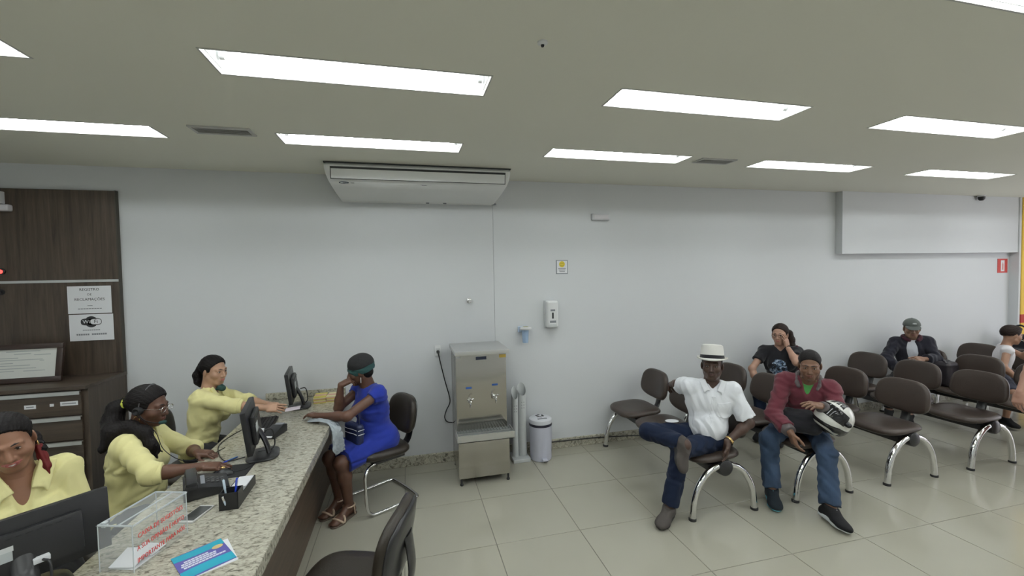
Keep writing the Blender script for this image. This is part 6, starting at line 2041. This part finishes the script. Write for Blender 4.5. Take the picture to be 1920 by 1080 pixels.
def helmet():
    c = V3(3.285, 2.655, 0.752)
    t = empty('motorcycle_helmet', tuple(c), 'white motorcycle helmet with black stripes on the knee of the maroon sweater', 'helmet')
    F0 = unit(V3(-0.66, -0.22, 0.42))         # visor side
    U0 = unit(V3(0.35, -0.30, 0.85)); U0 = unit(U0 - F0 * (U0 @ F0))
    L0 = np.cross(U0, F0)
    ax = (L0, F0, U0)
    at = lambda l, f, u: c + L0 * l + F0 * f + U0 * u
    def shellf(F, o, cuts=()):
        F.ell(at(0, -0.005, 0.012), V3(0.125, 0.140, 0.128) + o, ax, 0.02, cuts)
        F.ell(at(0, 0.055, -0.055), V3(0.092, 0.085, 0.062) + o, ax, 0.04, cuts)
        F.ell(at(0, -0.03, -0.05), V3(0.110, 0.110, 0.075) + o, ax, 0.04, cuts)
    F = Field(0.0042)
    shellf(F, 0.0)
    F.ell(at(0, -0.01, -0.15), V3(0.085, 0.10, 0.06), ax, 0.01, sub=True)
    sh = solid('helmet_shell', F, M('helmet_white', (0.66, 0.66, 0.62), rough=0.18, var=0.02, coat=0.5), t, c)
    F = Field(0.004)
    shellf(F, 0.0035, [(at(0, 0.02, 0.060), U0 - F0 * 0.15), (at(0, 0.0, -0.020), -U0 + F0 * 0.05), (at(0, 0.050, 0), -F0)])
    solid('visor', F, M('visor_black', (0.012, 0.012, 0.013), rough=0.08), t, c)
    BK = M('helmet_black', (0.012, 0.012, 0.013), rough=0.2)
    for l_, w_, tilt in ((0.070, 0.016, 0.35), (-0.070, 0.016, -0.35), (0.0, 0.012, 0.0)):
        nrm = unit(L0 + U0 * tilt)
        F = Field(0.004)
        shellf(F, 0.0022, [(at(l_ + w_, 0, 0), nrm), (at(l_ - w_, 0, 0), -nrm), (at(0, 0.06, 0.03), F0 * 0.8 - U0 * 0.5)])
        solid('black_stripe', F, BK, sh, (0, 0, 0)).location = tuple(-c)
    F = Field(0.004)
    shellf(F, 0.002, [(at(0, 0, -0.045), U0 + F0 * 0.25), (at(0, 0, -0.075), -U0 - F0 * 0.25)])
    solid('black_stripe', F, BK, sh, (0, 0, 0)).location = tuple(-c)
    for e in (1, -1):
        F = Field(0.0035)
        F.cone(at(e * 0.120, 0.045, 0.012), at(e * 0.132, 0.045, 0.012), 0.022, 0.020, 0.004)
        solid('visor_hinge', F, BK, sh, (0, 0, 0)).location = tuple(-c)
    F = Field(0.004)
    F.ell(at(0, -0.01, -0.100), V3(0.082, 0.095, 0.022), ax, 0.006)
    solid('helmet_lining', F, BLACKM, sh, (0, 0, 0)).location = tuple(-c)
helmet()

# ------------------------------------------------------------------ woman on the phone by the wall
def woman_phone():
    p = Person((4.33, 4.14, 0.550), (-0.86, -0.50), lean=(-0.05, -0.03, 0.47), s_=0.955, fem=True, w=1.17, twist=0.25)
    p.elb[1], p.wr[1] = V3(4.180, 3.850, 0.900), V3(4.055, 3.990, 1.055)
    p.hands[1] = (unit(V3(-0.05, 0.40, 0.92)), V3(0.35, 0.85, -0.30), 0.8, 0.5)
    p.elb[-1], p.wr[-1] = V3(3.955, 4.190, 0.770), V3(3.930, 4.080, 0.570)
    p.hands[-1] = (unit(V3(-0.2, -0.6, -0.6)), V3(0, 0, -1), 0.5, 0.4)
    p.leg(1, (3.98, 3.82, 0.10), (-0.9, -0.4, 0.8)); p.leg(-1, (3.92, 4.02, 0.10), (-0.9, -0.4, 0.8))
    p.head((-0.86, -0.46, -0.05), up=(0, 0, 1), off=(-0.005, -0.01, -0.01))
    p.wr[1] = p.hp(0.085, 0.045, -0.125)
    p.elb[1] = V3(4.215, 3.835, 0.895)
    p.hands[1] = (unit(p.hU * 0.92 + p.hF * 0.22 - p.hL * 0.10), -p.hL - p.hF * 0.3, 0.35, 0.5)
    p.start('person in a black printed tee holding a hand to the cheek by the wall')
    p.body(SK7, head_kw=dict(h=0.004, fat=0.002), h=0.008, hand_h=0.0036)
    p.face(LIPL, BROW)
    shirt(p, 'black_tee', BLKT, 0.55, o=0.014, hem=-0.05, vneck=0.075, seed=51, amp=0.005, h=0.0075, flare=0.010, low=0.03)
    PR = M('animal_face_print', (0.2, 0.25, 0.3), rough=0.8)
    nt = PR.node_tree
    nz = nt.nodes.new('ShaderNodeTexNoise'); nz.inputs['Scale'].default_value = 19; nz.inputs['Detail'].default_value = 5; nz.inputs['Distortion'].default_value = 1.5
    tc = nt.nodes.new('ShaderNodeTexCoord'); nt.links.new(tc.outputs['Object'], nz.inputs[0])
    cr = nt.nodes.new('ShaderNodeValToRGB')
    e = cr.color_ramp.elements
    e[0].position = 0.42; e[0].color = (0.012, 0.013, 0.018, 1)
    e[1].position = 0.62; e[1].color = (0.58, 0.66, 0.76, 1)
    k = e.new(0.50); k.color = (0.10, 0.17, 0.28, 1)
    nt.links.new(nz.outputs[0], cr.inputs[0]); nt.links.new(cr.outputs[0], nt.nodes['Principled BSDF'].inputs['Base Color'])
    patch(p, 'tee_print', PR, (-0.020, 0.245), (0.085, 0.115), 0.0172, 0.005, 51, h=0.005, rounded=True)
    trousers(p, 'jeans', JEAN, h=0.009)
    shoes(p, SHOEB, SOLE, h=0.007)
    wristband(p, 1, BLACKM, 'bracelet', r=0.030, wd=0.006)
    def tail(F):
        P = p.hp
        F.ball(P(0.010, -0.105, 0.020), 0.042, 0.02)
        F.chain([P(0.02, -0.115, 0.03), P(0.060, -0.125, 0.00), P(0.085, -0.115, -0.07), P(0.095, -0.10, -0.14), P(0.10, -0.09, -0.20)], [0.034, 0.036, 0.036, 0.032, 0.010], 0.02)
    p.cap_hair(HAIRB, r=0.009, line=0.052, low=-0.016, h=0.0045, extra=tail)
    bm = bmesh.new()
    P, B = p.hp, p.base
    for e in (1, -1):
        c = P(e * 0.033, 0.103, -0.002)
        tube(bm, [Vector(c + p.hL * 0.023 * math.cos(a) + p.hU * 0.016 * math.sin(a) - B) for a in [2 * PI * i / 16 for i in range(16)]], 0.0018, 6, closed=True)
    tube(bm, [VV(q, B) for q in (P(0.010, 0.106, 0.002), P(-0.010, 0.106, 0.002))], 0.0018, 6)
    fin('glasses', bm, BLACKM, p.root, smooth=True)
    F = Field(0.006)
    F.chain([p.sh[1] + p.u * 0.065 + p.l * 0.0, p.sh[1] + p.f * 0.085 - p.u * 0.06 + p.l * 0.03, p.H + p.l * 0.16 + p.f * 0.09 + p.u * 0.16], [0.016, 0.016, 0.016], 0.01)
    solid('bag_strap', F, WINE, p.root, p.base)
woman_phone()

# ------------------------------------------------------------------ man in the cap by the wall
def man_cap():
    p = Person((6.42, 4.13, 0.545), (-0.84, -0.54), lean=(-0.06, -0.02, 0.45), s_=0.955, w=1.0, twist=0.30)
    p.elb[-1], p.wr[-1] = V3(6.06, 4.20, 0.760), V3(6.07, 4.02, 0.600)
    p.hands[-1] = (unit(V3(0.3, -0.6, -0.5)), V3(0.3, 0.2, -0.9), 0.5, 0.4)
    p.elb[1], p.wr[1] = V3(6.42, 3.87, 0.775), V3(6.22, 3.88, 0.790)
    p.hands[1] = (unit(V3(-0.92, 0.25, 0.05)), V3(0.2, 0.6, -0.75), 0.6, 0.4)
    p.leg(1, (6.02, 3.90, 0.10), (-0.9, -0.4, 0.8)); p.leg(-1, (5.98, 4.10, 0.10), (-0.9, -0.4, 0.8))
    p.head((-0.74, -0.66, -0.08), up=(0, 0, 1), off=(-0.01, -0.01, -0.035))
    p.start('person in a grey cap, dark jacket and white tee against the wall')
    p.body(SK8, head_kw=dict(h=0.004), h=0.0085, hand_h=0.0036)
    p.face(LIPD, BROW)
    shirt(p, 'white_tee', cloth('white_tee', (0.62, 0.64, 0.70)), 0.4, o=0.012, hem=-0.05, vneck=0.05, seed=61, amp=0.004, h=0.008)
    shirt(p, 'dark_jacket', NAVYJ, 1.80, o=0.022, hem=-0.06, vneck=0.08, seed=62, amp=0.007, h=0.008, flare=0.004, open_w=(0.062, -0.02, -0.03))
    F = Field(0.006)
    F.chain([p.neck + p.f * (0.082 * math.cos(a) + 0.012) + p.l * 0.086 * math.sin(a) + p.u * (0.014 - 0.035 * max(0, math.cos(a))) for a in [0.55 + (2 * PI - 1.1) * i / 16 for i in range(17)]], [0.020] * 17, 0.01)
    solid('wine_collar', F, WINE, p.root, p.base)
    trousers(p, 'trousers', BPANT, h=0.009)
    shoes(p, SHOEB, SOLE, h=0.007)
    P, ax = p.hp, (p.hL, p.hF, p.hU)
    CAP = cloth('cap_grey_green', (0.085, 0.095, 0.088))
    F = Field(0.0045)
    F.ell(P(0, -0.014, 0.045), V3(0.088, 0.108, 0.090), ax, 0.01, [(P(0, 0, 0.040), -p.hU)])
    F.ball(P(0, -0.014, 0.136), 0.006, 0.004)
    cap = solid('cap', F, CAP, p.root, p.base)
    F = Field(0.0045)
    F.ell(P(0, 0.090, 0.034), V3(0.076, 0.092, 0.010), (p.hL, unit(p.hF - p.hU * 0.25), unit(p.hU + p.hF * 0.25)), 0.004, [(P(0, 0.055, 0.03), -p.hF)])
    solid('cap_visor', F, CAP, cap, (0, 0, 0)).location = tuple(-p.base)
    F = Field(0.0035)
    F.ell(P(0.012, 0.090, 0.078), V3(0.022, 0.014, 0.013), ax, 0.004)
    solid('cap_badge', F, M('badge_pale', (0.38, 0.40, 0.40), rough=0.5), cap, (0, 0, 0)).location = tuple(-p.base)
    F = Field(0.005)
    F.ell(P(0, -0.022, 0.025), V3(0.078, 0.098, 0.068), ax, 0.01, [(P(0, 0.02, 0), p.hF), (P(0, 0, -0.02), -p.hU + p.hF * 0.3)])
    solid('hair', F, HAIR, p.root, p.base)
man_cap()
def dark_bag():
    c = V3(6.40, 3.775, 0.475)
    t = empty('shoulder_bag', tuple(c), 'dark shoulder bag on the seat beside the man in the grey cap', 'bag')
    F = Field(0.007)
    F.rbox(V3(6.40, 3.775, 0.625), V3(0.105, 0.095, 0.150), (unit((0.95, 0.1, 0)), unit((-0.1, 0.95, 0)), UPV), 0.045, 0.02)
    F.disp = folds(0.010, 24, 71)
    solid('bag_body', F, M('bag_black_leather', (0.016, 0.013, 0.017), rough=0.4, var=0.2), t, c)
    bm = bmesh.new()
    tube(bm, [Vector(V3(*q) - c) for q in catmull([(6.32, 3.71, 0.765), (6.34, 3.74, 0.785), (6.40, 3.78, 0.788), (6.46, 3.78, 0.785), (6.49, 3.76, 0.765)], 5)], 0.010, 8, flat=0.5)
    fin('strap', bm, M('bag_black_leather', (0.016, 0.013, 0.017)), t, smooth=True)
dark_bag()

# ------------------------------------------------------------------ boy in the sleeveless shirt
def boy():
    p = Person((7.20, 3.69, 0.545), (0.55, -0.84), lean=(0.02, -0.05, 0.42), s_=0.80, w=0.98)
    p.hs = 0.93
    p.arm(-1, (7.05, 3.43, 0.56), (-0.8, 0.2, -0.4), hand_dir=(0.3, -0.7, -0.5), palm=(0.5, 0, -0.8), curl=0.4)
    p.elb[1], p.wr[1] = V3(7.43, 3.58, 0.80), V3(7.37, 3.48, 0.925)
    p.hands[1] = (unit(V3(-0.35, 0.05, 0.9)), V3(-0.6, 0.6, -0.2), 0.9, 0.5)
    p.leg(1, (7.16, 3.36, 0.10), (0.3, -0.8, 0.7), toe=(-0.1, -1, 0)); p.leg(-1, (6.94, 3.49, 0.10), (-0.5, -0.7, 0.7), toe=(-0.4, -0.9, 0))
    p.head((0.86, -0.46, -0.15), up=(0.05, 0, 1), off=(0.0, -0.02, 0.0))
    p.start('boy in a white sleeveless shirt, seen from the side by the yellow pillar')
    p.body(SK9, head_kw=dict(h=0.004, neck_r=0.045), h=0.0075, hand_h=0.0036)
    p.face(LIPL, BROW)
    shirt(p, 'sleeveless_shirt', cloth('white_jersey', (0.72, 0.70, 0.72)), 0.04, o=0.012, hem=-0.05, vneck=0.06, seed=81, amp=0.004, h=0.007)
    trousers(p, 'shorts', cloth('dark_shorts', (0.03, 0.032, 0.05)), to=0.95, h=0.0085)
    shoes(p, SHOEB, SOLE, h=0.006)
    def ex(F):
        F.ell(p.hp(0, 0.005, 0.095), V3(0.060, 0.080, 0.030), (p.hL, p.hF, p.hU), 0.02)
    p.cap_hair(HAIRB, r=0.009, line=0.062, low=-0.006, h=0.0045, strands=0.0018, extra=ex)
boy()
def backpack():
    c = V3(8.46, 4.16, 0.475)
    t = empty('backpack', tuple(c), 'dark backpack with a top handle on the last bench behind the boy', 'backpack')
    F = Field(0.008)
    F.rbox(V3(8.53, 4.14, 0.715), V3(0.08, 0.115, 0.235), (unit((1, 0, 0.08)), (0, 1, 0), unit((-0.08, 0, 1))), 0.07, 0.02)
    F.rbox(V3(8.44, 4.14, 0.63), V3(0.045, 0.09, 0.12), ((1, 0, 0), (0, 1, 0), UPV), 0.035, 0.02)
    F.disp = folds(0.006, 20, 91)
    BM = cloth('backpack_fabric', (0.018, 0.018, 0.024))
    solid('pack_body', F, BM, t, c)
    bm = bmesh.new()
    tube(bm, [Vector(V3(*q) - c) for q in catmull([(8.50, 4.08, 0.935), (8.50, 4.08, 1.035), (8.50, 4.14, 1.075), (8.50, 4.20, 1.035), (8.50, 4.20, 0.935)], 6)], 0.012, 8)
    fin('top_handle', bm, BM, t, smooth=True)
    bm = bmesh.new()
    tube(bm, [Vector(V3(*q) - c) for q in catmull([(8.44, 4.06, 0.86), (8.43, 4.14, 0.88), (8.44, 4.22, 0.86)], 6)], 0.004, 6)
    fin('zip', bm, ALU, t, smooth=True)
backpack()
# ------------------------------------------------------------------ person standing at the right edge
def edge_person():
    p = Person((5.60, 2.49, 0.93), (-0.15, -1.0), lean=(-0.01, -0.01, 0.5), s_=1.0, w=1.0)
    p.elb[-1], p.wr[-1] = V3(5.245, 2.48, 1.045), V3(5.085, 2.47, 0.850)
    p.hands[-1] = (unit(V3(-0.35, -0.05, -0.92)), V3(0.9, -0.1, -0.3), 0.7, 0.5)
    p.arm(1, (5.87, 2.40, 0.86), (0.6, 0.6, 0), hand_dir=(0, -0.2, -1), palm=(-1, 0, 0), curl=0.4)
    p.leg(1, (5.70, 2.45, 0.095), (0, -1, 0), toe=(0.1, -1, 0)); p.leg(-1, (5.50, 2.50, 0.095), (0, -1, 0), toe=(-0.1, -1, 0))
    p.head((-0.15, -1, -0.05))
    p.start('person standing at the right picture edge with only a bare arm in view', base=(5.60, 2.49, 0))
    p.body(SK10, head_kw=dict(h=0.005), h=0.009, hand_h=0.0034, hands=(1, -1))
    shirt(p, 'brown_tee', cloth('brown_tee', (0.16, 0.075, 0.05)), 0.5, seed=95, h=0.009)
    trousers(p, 'pink_trousers', cloth('pink_cotton', (0.50, 0.26, 0.25)), h=0.009, to=1.9)
    shoes(p, SHOEB, SOLE, h=0.007)
    p.cap_hair(HAIR, h=0.005)
edge_person()
# joined print and tiny relief count as stuff parts
for o in bpy.data.objects:
    if o.name.split('.')[0] in ('small_print', 'print_lines', 'keypad', 'holes', 'vent_slots', 'badge_lettering', 'keys', 'model_mark'):
        o['kind'] = 'stuff'
